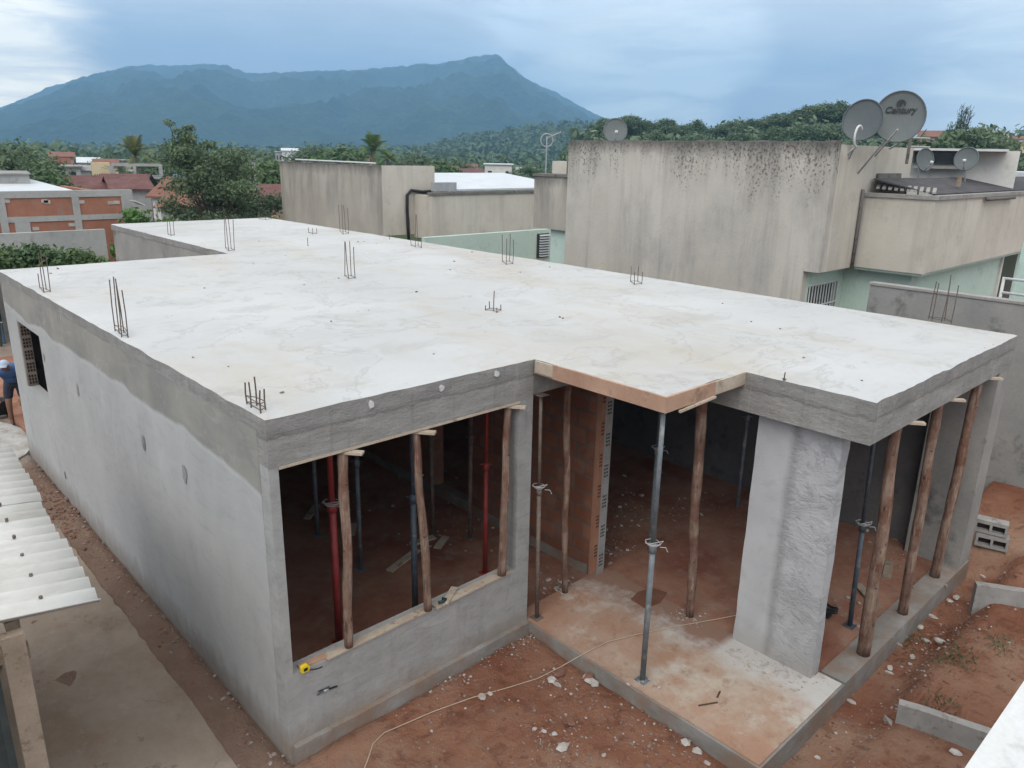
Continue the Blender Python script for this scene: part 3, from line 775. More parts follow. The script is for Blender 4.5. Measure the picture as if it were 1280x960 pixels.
rebar(391, 292, [(-5, -1), (0, 1), (5, 0)], [6, 7, 6])
rebar(430, 291, [(-5, -2), (-1, 2), (2, -1), (6, 1)], [30, 32, 30, 28])
rebar(385, 307, [(0, 0)], [9])
rebar(438, 347, [(-7, -2), (-2, 2), (1, -2), (6, 1)], [40, 42, 40, 36])
rebar(487, 299, [(0, 0)], [6])
rebar(520, 309, [(-6, -2), (-1, 0), (3, -2), (7, 1)], [32, 38, 36, 12])
rebar(635, 329, [(-7, -2), (-2, 2), (2, -2), (6, 1)], [32, 30, 33, 28])
rebar(617, 388, [(-10, 0), (-5, -2), (0, 1), (4, 3), (9, 0)], [6, 9, 24, 6, 7])
rebar(795, 354, [(-7, -2), (-2, 2), (2, -2), (7, 1)], [18, 15, 18, 14])
rebar(1174, 399, [(-13, -2), (-9, 0), (3, 2), (7, 0), (15, 4)], [38, 38, 40, 46, 38])
rebar(980, 474, [(0, 0)], [8])
for px, py in ((752, 333), (344, 273)):
    q = un(px, py, 'z', H); s = .8 if px == 752 else 1.1
    pts = [q + Vector((.73, -.68, 0)) * (.10 * s * math.cos(a)) + Vector((0, 0, .07 * s * math.sin(a))) for a in [i * math.pi / 10 for i in range(11)]]
    MB().tube(pts, .007, 6).build('conduit_stub', 'conduit', house)

# small lumps left on the slab
gr = random.Random(3)
def in_slab(x, y): return (0.1 < x < 8.1 and .1 < y < 9.3) or (4 < x < 8.1 and -2.7 < y < 16.6)
for k in range(34):
    while True:
        x, y = gr.uniform(0, 8), gr.uniform(-2.7, 13)
        if in_slab(x, y): break
    r_ = gr.uniform(.008, .022)
    o = MB().chunk((x, y, H + r_ * .4), r_, gr).build('mortar_lump', 'greystone' if k % 3 else 'rebar', None, org=Vector((x, y, H)))
    tag(o, 'tiny dark crumb of mortar lying on the pale roof slab', 'mortar lump', 'mortar crumbs scattered on the roof slab')

# ------------------------------------------------------------------ props under the slab
def timber(px0, py0, z0, px1, py1, z1, y0, y1, r0, r1, label, wedge=True, wdir=(1, 0, 0), group='timber props holding up the slab'):
    a = un(px0, py0, 'z', z0); 
    b = un(px1, py1, 'y', y1 if y1 is not None else a.y); b.z = z1
    a = a.copy(); 
    o = thing('timber_prop', label, 'timber prop', a, group)
    N = 18; pts = []; rad = []; ph = rnd.uniform(0, 9)
    for i in range(N + 1):
        f = i / N
        p = a.lerp(b, f); p += Vector((mnoise.noise(Vector((f * 3, ph, 0))), mnoise.noise(Vector((f * 3, ph, 5))), 0)) * .03 * math.sin(f * math.pi)
        pts.append(p); rad.append((r0 + (r1 - r0) * f) * (1 + .14 * mnoise.noise(Vector((f * 9, ph, 9)))))
    mb = MB().tube(pts, rad, 12); mb.build('pole', 'pole', o, True)
    for k in range(5):
        kn = MB()
        f = rnd.uniform(.1, .9); p = a.lerp(b, f); th = rnd.uniform(2.6, 5.6); rr = r0 + (r1 - r0) * f
        kn.chunk((p.x + math.cos(th) * rr * .93, p.y + math.sin(th) * rr * .93, p.z), .013, rnd)
        kn.build('branch_stub', 'rustwood', o)
    if wedge:
        wd = Vector(wdir).normalized(); sdv = Vector((-wd.y, wd.x, 0))
        c = b + Vector((0, 0, .004)) + wd * (.10 if z1 > 2.76 else .07)
        MB().obox(c, wd * (.15 if z1 > 2.76 else .11), sdv * .035, (0, 0, .011)).build('wedge', 'plank', o)
    return o
F = (0.62, -.78, 0)
timber(436, 808, .885, 428, 566, 2.735, None, .05, .040, .044, 'bare timber prop on the sill beside the red steel prop in the front opening', True, F)
timber(535, 762, .885, 520, 542, 2.735, None, .05, .040, .036, 'pale slim timber prop standing on the middle of the front opening sill', True, F)
timber(627, 718, .885, 635, 512, 2.735, None, .05, .048, .036, 'brownish timber prop at the pilaster end of the front opening sill', True, F)
timber(706, 740, .154, 709, 492, 2.80, None, .12, .038, .042, 'timber prop in front of the brick partition in the porch', False)
timber(862, 770, .154, 876, 507, 3.03, None, -1.30, .046, .055, 'dusty timber prop between the grey steel prop and the porch column', False)
timber(1079, 817, .165, 1118, 546, 2.775, None, -2.76, .066, .056, 'thick reddish timber prop nearest to the porch column in the side bay', True, F)
timber(1128, 766, .165, 1171, 516, 2.775, None, -2.76, .056, .050, 'middle reddish timber prop of the side bay row', True, F)
timber(1168, 720, .165, 1221, 486, 2.775, None, -2.76, .060, .052, 'split timber prop nearest the far corner pillar in the side bay', True, F)

def steel(a, b, mat, mat2, label, r=.030, collar=.5, tie=True):
    a, b = Vector(a), Vector(b)
    o = thing('steel_prop', label, 'steel prop', a, 'steel props holding up the slab')
    c = a.lerp(b, collar)
    MB().tube([a + Vector((0, 0, .006)), c], r, 12).build('outer_tube', mat, o, True)
    MB().tube([c, b - Vector((0, 0, .006))], r * .78, 12).build('inner_tube', mat2, o, True)
    MB().tube([c - (b - a).normalized() * .07, c + (b - a).normalized() * .03], r * 1.35, 12).build('collar', mat, o, True)
    MB().box(a.x - .06, a.x + .06, a.y - .06, a.y + .06, a.z + .001, a.z + .007).build('base_plate', mat, o)
    MB().box(b.x - .06, b.x + .06, b.y - .06, b.y + .06, b.z - .008, b.z - .001).build('head_plate', mat2, o)
    d = Vector((.73, -.68, 0))
    if tie:
        pts = [c + Vector((math.cos(k * .9) * (r * 1.5 + .004 * k), math.sin(k * .9) * (r * 1.5 + .004 * k), .004 * k)) for k in range(14)]
        pts += [c + d * (-.09) + Vector((0, -.05, .03)), c + d * (-.11) + Vector((0, -.05, .06))]
        MB().tube(pts, .0045, 5).build('tie_wire', 'wire', o)
        MB().tube([c + d * .03 + Vector((0, -.04, .0)), c + d * .08 + Vector((0, -.05, .0)), c + d * .10 + Vector((0, -.05, -.045))], .0045, 5).build('tie_wire', 'wire', o)
    else:
        MB().tube([c - d * .07, c + d * .07], .007, 6).build('pin', mat2, o)
    return o
p0 = un(803, 850, 'z', .154)
steel(p0, (2.955, -1.545, 3.033), 'steelprop', 'steelprop', 'grey steel prop at the outer corner of the entrance roof with wire around its collar', .028, .53)
p0 = un(671, 772, 'z', .154); steel(p0, (p0.x - .02, p0.y + .03, 2.795), 'rustprop', 'rustprop', 'rusty steel prop tied with pale cord close against the front pilaster', .024, .60)
p0 = un(1062, 782, 'z', .148); steel(p0, un(1088, 560, 'y', p0.y + .12).xy.to_3d() + Vector((0, 0, 3.05)), 'blueprop', 'blueprop', 'dark blue steel prop with a twist of wire behind the side bay timbers', .027, .42)
p0 = un(424, 803, 'z', .12); steel(p0, (p0.x + .0, p0.y, 3.05), 'redprop', 'redprop', 'bright red steel prop just behind the first timber of the front opening', .038, .55)
p0 = un(606, 716, 'z', .12); steel(p0, (p0.x, p0.y, 3.05), 'redprop', 'redprop', 'dull red steel prop deep inside near the brick partition', .03, .5, False)
p0 = un(519, 768, 'z', .12); steel(p0, (p0.x, p0.y, 3.05), 'blueprop', 'blueprop', 'dark blue steel prop behind the middle timber of the front opening', .034, .5, False)
dl = ['grey steel prop standing on a dusty pad at the left back of the front room', 'thin grey steel prop between the red prop and the middle timber inside the front room',
      'brownish steel prop at the back middle of the front room', 'grey steel prop with a pale foot near the right back of the front room',
      'grey steel prop just behind the entrance corner prop', 'steel prop inside the wing left of the porch column']
for (px, py, mt), lb in zip(((397, 668, 'steelprop'), (451, 712, 'steelprop'), (541, 668, 'rustprop'), (545, 690, 'rustprop'), (812, 690, 'steelprop'), (921, 636, 'steelprop')), dl):
    if px == 545: px, py = 587, 672
    p0 = un(px, py, 'z', .12); steel(p0, (p0.x + rnd.uniform(-.03, .03), p0.y, 3.05), mt, mt, lb, .028, .5, px == 812)

# planks and tools on the sill
def plank(pts, wid, th, z, label, mat='plank', tilt=0):
    a, b = pts; a, b = Vector(a), Vector(b); d = (b - a); L = d.length; d.normalize(); s = Vector((-d.y, d.x, 0))
    c = (a + b) / 2; mb = MB()
    mb.obox((c.x, c.y, z + th / 2), d * (L / 2) + Vector((0, 0, tilt)), s * (wid / 2), (0, 0, th / 2))
    return tag(mb.build('plank', mat, None, org=Vector((c.x, c.y, z))), label, 'plank')
plank([(.40, .02, 0), (1.52, .035, 0)], .085, .016, .862, 'long pale plank under the first timber prop on the sill')
plank([(1.60, .02, 0), (2.62, .04, 0)], .10, .018, .862, 'broad pale plank under the last timber prop on the sill')
plank([(1.70, -.03, 0), (1.95, .13, 0)], .07, .02, .882, 'short board lying askew across the sill planks by the middle timber')
plank([(.16, .05, 0), (.42, .045, 0)], .07, .02, .862, 'short pink offcut on the sill beside the yellow tape measure', 'plywood')
q = un(381, 836, 'z', .885); o = thing('tape_measure', 'small yellow tape measure on the left end of the window sill', 'tape measure', (q.x, q.y, .862))
mb = MB()
prof_ = [(-.036, 0), (.036, 0), (.040, .012), (.038, .044), (.022, .060), (-.020, .060), (-.036, .046)]
mb.v = [(q.x + a, q.y - .02, .863 + b) for a, b in prof_] + [(q.x + a, q.y + .02, .863 + b) for a, b in prof_]; k = len(prof_)
mb.f = [tuple(range(k)), tuple(reversed(range(k, 2 * k)))] + [((i + 1) % k, i, k + i, k + (i + 1) % k) for i in range(k)]
mb.build('case', 'yellow', o)
MB().box(q.x - .02, q.x + .016, q.y - .0225, q.y - .0195, .875, .905).build('label_plate', 'black', o)
MB().tube([(q.x + .03, q.y - .025, .872), (q.x + .09, q.y - .05, .868), (q.x + .14, q.y - .052, .866)], .006, 6).build('strap', 'black', o)
q = un(405, 862, 'y', -.012); o = thing('pliers', 'open dark pliers stuck on the plastered wall below the sill', 'pliers', (q.x, -.012, q.z))
d1 = Vector((.9, 0, .42)); 
MB().tube([(q.x - .06, -.012, q.z + .012), (q.x, -.014, q.z), (q.x + .06, -.015, q.z - .020), (q.x + .13, -.014, q.z - .03)], [.004, .010, .009, .007], 8).build('handle', 'black', o, True)
MB().tube([(q.x - .07, -.014, q.z - .022), (q.x, -.02, q.z + .002), (q.x + .05, -.02, q.z + .014)], [.005, .011, .006], 8).build('handle', 'blueprop', o, True)
MB().tube([(q.x - .01, -.03, q.z), (q.x + .035, -.03, q.z - .003)], .007, 8).build('pivot', 'wire', o, True)
q = un(553, 752, 'z', .90)
tag(MB().tube([(q.x - .05, q.y, .91), (q.x, q.y - .02, .915), (q.x + .04, q.y, .91), (q.x + .02, q.y + .03, .912)], .016, 8).build('rag_knot', 'tarp', None, True, org=Vector((q.x, q.y, .9))), 'small dark green knot of cloth on the askew board of the sill', 'cloth')

# string across the yard and the porch
pix = [(455, 962, 0), (466, 930, 0), (480, 916, 0), (540, 890, 0), (590, 872, 0), (640, 858, 0), (672, 848, 0), (700, 834, .03), (728, 818, .16), (760, 802, .158), (800, 792, .158), (850, 782, .158), (890, 775, .158), (921, 769, .158)]
pts = []
for px, py, z0 in pix:
    q = un(px, py, 'z', z0); zz = (gh(q.x, q.y) if z0 < .1 else .156); q = un(px, py, 'z', max(zz, -.06) + .012); pts.append(q)
sm = []
for i in range(len(pts) - 1):
    for k in range(5):
        f = k / 5; p = pts[i].lerp(pts[i + 1], f); p.x += .008 * mnoise.noise(Vector((i + f, 0, 0))); sm.append(p)
sm.append(pts[-1])
tag(MB().tube(sm, .0042, 6).build('string', 'rope', None, True, org=pts[0]), 'pale string trailing across the red soil and up over the porch slab', 'string')

# ------------------------------------------------------------------ rubble
gr = random.Random(11)
def scatter(cx, cy, sx, sy, n, r0, r1, mb, zf):
    for k in range(n):
        x, y = gr.gauss(cx, sx), gr.gauss(cy, sy)
        r_ = r0 + (r1 - r0) * gr.random() ** 3
        if (0 < x < 2.87 and y > -.06) or (x > 2.86 and y > -2.88 and x < 8.2 and zf is gh): continue
        if zf is gh and x < .02 and y > -.0 and x > -.02: continue
        mb.chunk((x, y, zf(x, y) + r_ * .25), r_, gr)
g1, g2, g3 = MB(), MB(), MB()
for px, py, sx, sy, n in ((560, 850, .22, .10, 170), (620, 815, .2, .1, 140), (655, 800, .16, .12, 140), (700, 930, .12, .2, 130), (740, 900, .4, .3, 170), (640, 900, .5, .4, 110), (820, 930, .3, .25, 130), (500, 940, .4, .25, 60), (690, 850, .10, .14, 90),
                          (1150, 830, .5, .14, 170), (1180, 780, .4, .12, 130), (1050, 900, .4, .2, 120), (1100, 930, .5, .2, 80), (1220, 800, .5, .3, 80), (1230, 745, .4, .2, 70)):
    q = un(px, py, 'z', 0)
    scatter(q.x, q.y, sx, sy, int(n * .6), .004, .018, g2, gh); scatter(q.x, q.y, sx, sy, n // 4, .004, .018, g1, gh); scatter(q.x, q.y, sx * 1.5, sy * 1.5, int(n * .7), .005, .026, g3, gh)
for i in range(420):
    yy = gr.uniform(-.3, 9); xx = -.02 - abs(gr.gauss(0, .14)); r_ = .004 + .022 * gr.random() ** 3
    (g2 if i % 3 else g3).chunk((xx, yy, gh(xx, yy) + r_ * .3), r_, gr)
for px, py, n in ((165 * .4 + 60, 640, 90), (90, 618, 60)):
    q = un(px, py, 'z', 0); scatter(-.16, q.y, .10, .5, n, .012, .04, g3, lambda x, y: .01)
for nm, mb, mt in (('plaster_rubble', g1, 'stone'), ('gravel', g2, 'greystone'), ('clay_crumbs', g3, 'redclod')):
    tag(mb.build(nm, mt), {'plaster_rubble': 'white plaster grit strewn over the red soil', 'gravel': 'grey gravel strewn along the walls and over the yard', 'clay_crumbs': 'red clay crumbs loose on the soil'}[nm], {'plaster_rubble': 'plaster grit', 'gravel': 'gravel', 'clay_crumbs': 'clay crumbs'}[nm], kind='stuff')
# heaps inside the house and dust around the props
ih, ih2 = MB(), MB()
fz = lambda x, y: .055
for px, py, n, s in ((800, 645, 60, .35), (760, 690, 60, .2), (745, 715, 60, .12), (700, 735, 40, .15), (520, 690, 40, .4), (420, 640, 50, .5), (590, 660, 40, .3), (860, 640, 60, .6), (500, 620, 50, .6), (1080, 780, 50, .3), (1120, 700, 40, .4)):
    q = un(px, py, 'z', .06 if px < 1000 else .09); z0 = .121 if q.y > .2 else (.156 if q.x < 4.4 else .149)
    scatter(q.x, q.y, s, s, n, .008, .03, ih, lambda x, y, z0=z0: z0); scatter(q.x, q.y, s, s, n // 3, .008, .04, ih2, lambda x, y, z0=z0: z0)
tag(ih.build('floor_debris', 'greystone'), 'grey building debris scattered over the dim room floors', 'debris', kind='stuff')
tag(ih2.build('plaster_debris', 'stone'), 'pale plaster debris scattered over the dim room floors', 'debris', kind='stuff')
pd = MB()
for px, py, n, s in ((812, 850, 70, .09), (862, 772, 60, .09), (950, 830, 90, .13), (990, 850, 70, .12), (706, 735, 40, .12)):
    q = un(px, py, 'z', .154); scatter(q.x, q.y, s, s, n, .005, .02, pd, lambda x, y: .156)
tag(pd.build('mortar_droppings', 'stone'), 'crumbs of dried mortar around the props and column on the porch slab', 'mortar droppings', kind='stuff')

fr = [(602, 661 + 211, .05), (613, 868, .03), (690, 851, .05), (697, 857, .045), (749, 853, .055), (693, 918, .03), (703, 935, .06), (680, 915, .028), (863, 923, .05), (878, 934, .05), (884, 955, .035), (735, 850, .07), (668, 912, .03), (755, 945, .03), (1190, 706, .04),
      (1158, 802, .045), (1175, 803, .06), (1150, 785, .05), (1165, 772, .05), (1140, 822, .04), (1112, 836, .045), (1112, 842, .035), (1064, 878, .04), (1022, 948, .03), (1194, 942, .05), (1195, 748, .05), (1187, 752, .04), (1060, 835, .035), (1137, 831, .03)]
for i, (px, py, r_) in enumerate(fr):
    q = un(px, py, 'z', 0); z0 = gh(q.x, q.y); q = un(px, py, 'z', z0)
    if px < 950: q.x = min(q.x, 2.79); z0 = max(gh(q.x, q.y), -.04)
    o = MB().chunk((q.x, q.y, z0 + r_ * .3), r_, gr, .5).build('plaster_fragment', 'stone', None, org=Vector((q.x, q.y, z0)))
    if px < 950: tag(o, 'pale broken plaster fragment on the red soil in front of the porch', 'rubble', 'plaster fragments in the front yard')
    else: tag(o, 'pale broken plaster fragment on the soil along the side bay', 'rubble', 'plaster fragments along the side bay')
for (px, py), lb in zip(((700, 845), (735, 849), (712, 905)), ('dusty pink brick fragment by the porch kerb beside the string', 'pinkish brick lump against the porch kerb next to a white fragment', 'grey pink brick fragment among the rubble heap in the front yard')):
    q = un(px, py, 'z', 0); z0 = gh(q.x, q.y); q = un(px, py, 'z', z0)
    tag(MB().chunk((q.x, q.y, z0 + .03), .06, gr, .7).build('brick_fragment', 'redclod', None, org=Vector((q.x, q.y, z0))), lb, 'brick fragment')
q = un(245 / 3.43 + 640, 905, 'z', 0)
for (px, py, L, an), lb in zip(((710, 904, .12, .4), (885, 880, .2, -.5), (440 / 3.43 + 770, 868, .1, .3)), ('dark splinter of wood on the front yard rubble heap', 'thin dark stick lying on the porch slab', 'short dark twig lying on the porch slab near the column')):
    on = px > 860; z0 = .158 if on else .03; q = un(px, py, 'z', z0); d = Vector((math.cos(an), math.sin(an), 0)) * L
    tag(MB().tube([q - d * .5, q, q + d * .5], .009, 6).build('stick', 'rustwood', None, org=q), lb, 'stick')
q = un(808, 747, 'z', .154)
tp = MB().prism([(q.x + a, q.y + b) for a, b in ((-.20, -.13), (.03, -.18), (.27, -.10), (.22, .09), (.02, .14), (-.17, .10))], .155, .160)
tag(tp.build('cardboard_scrap', rough_surface('damp_brown_board', (.14, .065, .04), (.19, .09, .055), 5), None, org=Vector((q.x, q.y, .155))), 'flat reddish brown board on the porch floor behind the grey steel prop', 'board scrap')
q = un(842, 725, 'z', .1)
tag(MB().chunk((q.x, q.y, .12), .09, gr, .35).build('tile_fragment', 'redclod', None, org=Vector((q.x, q.y, .1))), 'pinkish broken tile on the dirt floor left of the dusty timber prop', 'tile fragment')
# pieces of board inside the front room
for (px, py, an, L), lb in zip(((390, 640, .7, .4), (505, 700, .3, .6), (528, 676, -.2, .35), (552, 678, .5, .3), (440, 662, .9, .3), (1085, 745, .9, .5), (1110, 712, .3, .4)),
        ('pale offcut lying alone at the left back of the dark front room', 'brown board on the floor between the middle timber and thin grey prop', 'narrow offcut behind the middle timber in the front room', 'short offcut near the brown prop at the back of the front room', 'small pale offcut beside the grey prop on the dusty pad', 'board on the dirt floor between the side bay timbers', 'board on the dirt floor close to the far corner pillar')):
    zf_ = .148 if px > 1000 else .12; q = un(px, py, 'z', zf_ + .02); d = Vector((math.cos(an), math.sin(an), 0)); s = Vector((-d.y, d.x, 0))
    tag(MB().obox((q.x, q.y, zf_ + .022), d * L / 2 + Vector((0, 0, .01)), s * .05, (0, 0, .011)).build('board_offcut', 'plank' if px < 1000 else 'sawn', None, org=Vector((q.x, q.y, zf_))), lb, 'board offcut')
q = un(1034, 768, 'z', .18)
o = thing('wire_coil', 'black coil of wire lying behind the porch column', 'wire coil', (q.x, q.y, .15))
pts = [(q.x + (.10 + .01 * math.sin(k * 1.3)) * math.cos(k * .5), q.y + .10 * math.sin(k * .5), .16 + .09 * abs(math.sin(k * .25)) + .002 * k) for k in range(40)]
MB().tube(pts, .009, 6).build('loop', 'black', o, True)
MB().chunk((q.x - .02, q.y, .19), .055, gr, .8).build('tied_end', 'black', o)

# ------------------------------------------------------------------ right side yard
def stub(a, b, z0, z1, th, label):
    a, b = Vector(a), Vector(b); d = (b - a).normalized(); s = Vector((-d.y, d.x, 0)) * th / 2; mb = MB(); N = 10
    for i in range(N + 1):
        p = a.lerp(b, i / N); zz = z1 + .012 * mnoise.noise(Vector((i * .8, a.x, 0)))
        for q, z in ((p - s, z0), (p + s, z0), (p + s * .85, zz), (p - s * .85, zz)): mb.v.append((q.x, q.y, z))
    for i in range(N):
        for k in range(4): u, v = i * 4 + k, i * 4 + (k + 1) % 4; mb.f.append((v, u, u + 4, v + 4))
    mb.f += [(0, 1, 2, 3), tuple(N * 4 + k for k in (3, 2, 1, 0))]
    return tag(mb.build('garden_wall', 'block', None, org=a), label, 'low wall')
qa = un(1124, 876, 'z', .27); qb = un(1222, 908, 'z', .27); dd = (qb - qa).normalized()
stub((qa.x, qa.y, 0), (qa.x + dd.x * 2.2, qa.y + dd.y * 2.2, 0), -.3, .27, .11, 'low concrete retaining strip running across the yard nearest the camera')
qa = un(1220, 729, 'z', .36); qb = un(1280, 738, 'z', .36); dd = (qb - qa).normalized()
stub((qa.x, qa.y, 0), (qa.x + dd.x * 2.2, qa.y + dd.y * 2.2, 0), -.3, .36, .12, 'low concrete retaining strip below the hollow blocks by the far corner')
qa = un(1108, 905, 'z', .0); qb = un(1160, 938, 'z', 0)
o = MB().obox((qa + qb) / 2 + Vector((0, 0, .0)), (qb - qa) / 2 + Vector((0, 0, -.02)), (.05, .05, 0), (0, 0, .03)).build('concrete_lintel', 'block', None, org=(qa + qb) / 2)
tag(o, 'slim concrete lintel half buried at the foot of the nearest retaining strip', 'lintel')
def block(px, py, z0, yaw, label, L=.39, Hh=.19, W=.17):
    q = un(px, py, 'z', z0); o = thing('hollow_block', label, 'concrete block', (q.x, q.y, z0), 'hollow blocks at the far corner')
    d = Vector((math.cos(yaw), math.sin(yaw), 0)); s = Vector((-d.y, d.x, 0))
    mb = MB(); f = lambda u, v, tt: tuple(Vector((q.x, q.y, z0)) + d * u + Vector((0, 0, v)) + s * tt)
    panel(mb, f, [-L / 2, L / 2], [0, Hh], [(-L / 2 + .03, -.015, .035, Hh - .05), (.015, L / 2 - .03, .035, Hh - .05)], 0, W)
    mb.build('shell', 'block', o)
    mb = MB().obox(Vector((q.x, q.y, z0 + Hh / 2)) + s * (W * .55), d * (L / 2 - .031), s * .008, (0, 0, Hh / 2 - .03)); mb.build('hollow_shade_sheet', 'hole', o)  # dark sheet added inside to stand for shade in the hollows
block(1237, 668, .41, -1.35, 'hollow concrete block standing topmost at the far corner', .38, .18)
block(1238, 686, .215, -1.3, 'hollow concrete block carrying the topmost one at the far corner', .38, .18)
# boundary wall behind the wing
YB = un(1088, 355, 'x', 10.5)
bw = MB().box(10.5, 10.65, -9, YB.y, -.2, 3.22); bo = bw.build('boundary_wall', 'bwall', None, org=Vector((10.5, -4, 0)))
tag(bo, 'plain grey rendered boundary wall behind the right end of the roof slab', 'wall')
MB().box(10.48, 10.67, -9, YB.y + .02, 3.221, 3.26).build('coping', 'block', bo, org=Vector((10.5, -4, 0)))
# white ledge of the building the photograph was taken from
lp = [un(1203, 964, 'z', 3.0), un(1282, 848, 'z', 3.0)]
d = (lp[1] - lp[0]).normalized(); a = lp[0] - d * .22; b = lp[1] + d * 2.5
nrm = Vector((d.y, -d.x, 0))
lw = MB(); poly = [(a.x, a.y), (a.x + nrm.x * .9, a.y + nrm.y * .9), (b.x + nrm.x * .9, b.y + nrm.y * .9), (b.x, b.y)]
lo_ = MB().prism(poly, 2.9, 3.0)
lo_.v = [(x, y, z) for x, y, z in lo_.v]
led = lo_.build('ledge', 'white', None, org=Vector((a.x, a.y, 0))); tag(led, 'white painted ledge of the nearer building at the lower right corner', 'ledge')
ins = [(Vector(p) + Vector((d.x, d.y)) * .06 * (1 if i < 2 else -1) + Vector((nrm.x, nrm.y)) * .06 * (1 if i in (0, 3) else -1)) for i, p in enumerate(poly)]
MB().prism([(p.x, p.y) for p in ins], -.2, 2.898).build('wall', 'greywall', led, org=Vector((a.x, a.y, 0)))

# grass tufts
def tuft(px, py, n, s, label):
    q = un(px, py, 'z', 0); z0 = gh(q.x, q.y); q = un(px, py, 'z', z0); mb = MB()
    for k in range(n):
        x, y = q.x + gr.gauss(0, s), q.y + gr.gauss(0, s * .6); z = gh(x, y) - .01; h_ = gr.uniform(.015, .06); th = gr.uniform(0, 6.28); l = Vector((gr.uniform(-.05, .05), gr.uniform(-.05, .05), h_)); wv = Vector((math.cos(th), math.sin(th), 0)) * .008
        p = Vector((x, y, z)); mb.quad(p - wv, p + wv, p + l * .6 + wv * .8, p + l)
    tag(mb.build('weed_patch', 'grass', None, org=Vector((q.x, q.y, z0))), label, 'weeds', kind='stuff')
tuft(1130, 800, 260, .20, 'weeds sprouting beside the side bay kerb between the timbers')
tuft(1198, 822, 230, .16, 'weed patch on the terrace edge between the two retaining strips')
tuft(1172, 882, 170, .13, 'weed patch right behind the nearest retaining strip')
tuft(1248, 806, 120, .14, 'sparse weeds on the upper terrace at the right')

# ------------------------------------------------------------------ shed with corrugated roof, lower left
E0 = un(124, 757, 'z', 2.2); E1 = un(20, 570, 'z', 2.2); dy = (E1 - E0).normalized(); dx = Vector((dy.y, -dy.x, 0))
shed = thing('lean_to_shed', 'timber lean-to with white corrugated fibre cement roof beside the left wall', 'shed', (E0.x - 1.2, E0.y + 1.5, 0))
def sheet(s0, s1, zoff, dx0):
    mb = MB(); pitch = .177; n = int((s1 - s0) / .0222); W = 3.2; slope = math.tan(R(7))
    cols = 7
    for i in range(n + 1):
        s = s0 + (s1 - s0) * i / n; hz = .030 * math.cos(2 * math.pi * s / pitch)
        for k in range(cols + 1):
            u = W * k / cols; p = E0 + dy * s - dx * (u - dx0)
            mb.v.append((p.x, p.y, p.z + hz + u * slope + zoff)); 
    nb = len(mb.v); mb.v += [(x, y, z - .009) for x, y, z in mb.v]
    c1 = cols + 1
    for i in range(n):
        for k in range(cols):
            a = i * c1 + k; mb.f.append((a, a + 1, a + c1 + 1, a + c1)); mb.f.append((nb + a, nb + a + c1, nb + a + c1 + 1, nb + a + 1))
        a = i * c1; mb.f.append((a, a + c1, nb + a + c1, nb + a))
    for k in range(cols):
        mb.f.append((k, nb + k, nb + k + 1, k + 1)); a = n * c1 + k; mb.f.append((a, a + 1, nb + a + 1, nb + a))
    return mb.build('roof_sheet', 'fibro', shed, True)
sheet(0, 1.10, .018, .015); sheet(1.02, 2.06, .006, -.01); sheet(1.98, 2.75, .018, .01); sheet(2.67, 3.55, .006, 0)
for k in range(8):
    s_ = .177 * (2 * k + 1) + (.0 if k else .0); p = E0 + dy * s_ - dx * .30
    MB().tube([(p.x, p.y, p.z + .30 * math.tan(R(7)) + .040), (p.x, p.y, p.z + .30 * math.tan(R(7)) + .066)], .012, 8).build('fixing_bolt', 'rustprop', shed)
def shp(u, s, z): p = E0 + dy * s - dx * u; return (p.x, p.y, z)
def sbox(u0, u1, s0, s1, z0, z1, rise=0):
    mb = MB(); c = E0 + dy * ((s0 + s1) / 2) - dx * ((u0 + u1) / 2)
    return mb.obox((c.x, c.y, (z0 + z1) / 2), -dx * ((u1 - u0) / 2) + Vector((0, 0, rise)), dy * ((s1 - s0) / 2), (0, 0, (z1 - z0) / 2))
sbox(.42, 3.1, .06, .12, 2.10, 2.20, .15).build('end_rafter', 'sawn', shed)
sbox(.44, .52, .125, 3.4, 2.14, 2.21).build('eaves_beam', 'sawn', shed)
sbox(.44, .565, -.03, .055, 0.03, 2.19).build('post', 'sawn', shed)
sbox(.44, .54, 3.2, 3.3, 0.03, 2.13).build('post', 'sawn', shed)
sbox(.60, .64, .13, 3.2, .03, 2.1).build('side_shade_boards', 'dark', shed)  # dark boards added here and at the end to paint the blackness inside
sbox(.64, 3.0, .25, .29, .03, 2.05).build('end_shade_boards', 'dark', shed)
q = un(6, 820, 'y', E0.y + .3)

# ------------------------------------------------------------------ worker and bucket at the far end of the path
P0 = un(26, 526, 'z', 0.0); P0.z = gh(P0.x, P0.y) + .004
def skinmesh(name, verts, edges, radii, mat, parent, sub=2, root=0):
    me = bpy.data.meshes.new(name); me.from_pydata([Vector(v) for v in verts], edges, []); me.materials.append(M[mat])
    o = bpy.data.objects.new(name, me); COL.objects.link(o); o.parent = parent
    s = o.modifiers.new('skin', 'SKIN'); s.use_smooth_shade = True
    sv = me.skin_vertices[0].data
    for i, r_ in enumerate(radii): sv[i].radius = (r_, r_)
    sv[root].use_root = True
    ss = o.modifiers.new('subsurf', 'SUBSURF'); ss.levels = sub; ss.render_levels = sub
    return o
man = thing('person', 'worker in blue shirt and pale cap bending forward beyond the left wall', 'person', P0)
man.rotation_euler.z = R(250)      # local +x is the way he faces
J = [(0, 0, .86), (.10, 0, 1.02), (.27, 0, 1.14), (.40, 0, 1.22), (.47, 0, 1.25), (.55, 0, 1.30), (.63, 0, 1.31),          # pelvis spine chest neck head
     (.01, .10, .82), (.05, .12, .46), (-.06, .13, .09), (.10, .14, .045), (.01, -.10, .82), (.13, -.12, .46), (.06, -.13, .09), (.22, -.14, .045),
     (.36, .19, 1.18), (.42, .23, .91), (.58, .20, .72), (.66, .19, .66), (.36, -.19, 1.18), (.44, -.23, .91), (.60, -.18, .73), (.68, -.17, .67)]
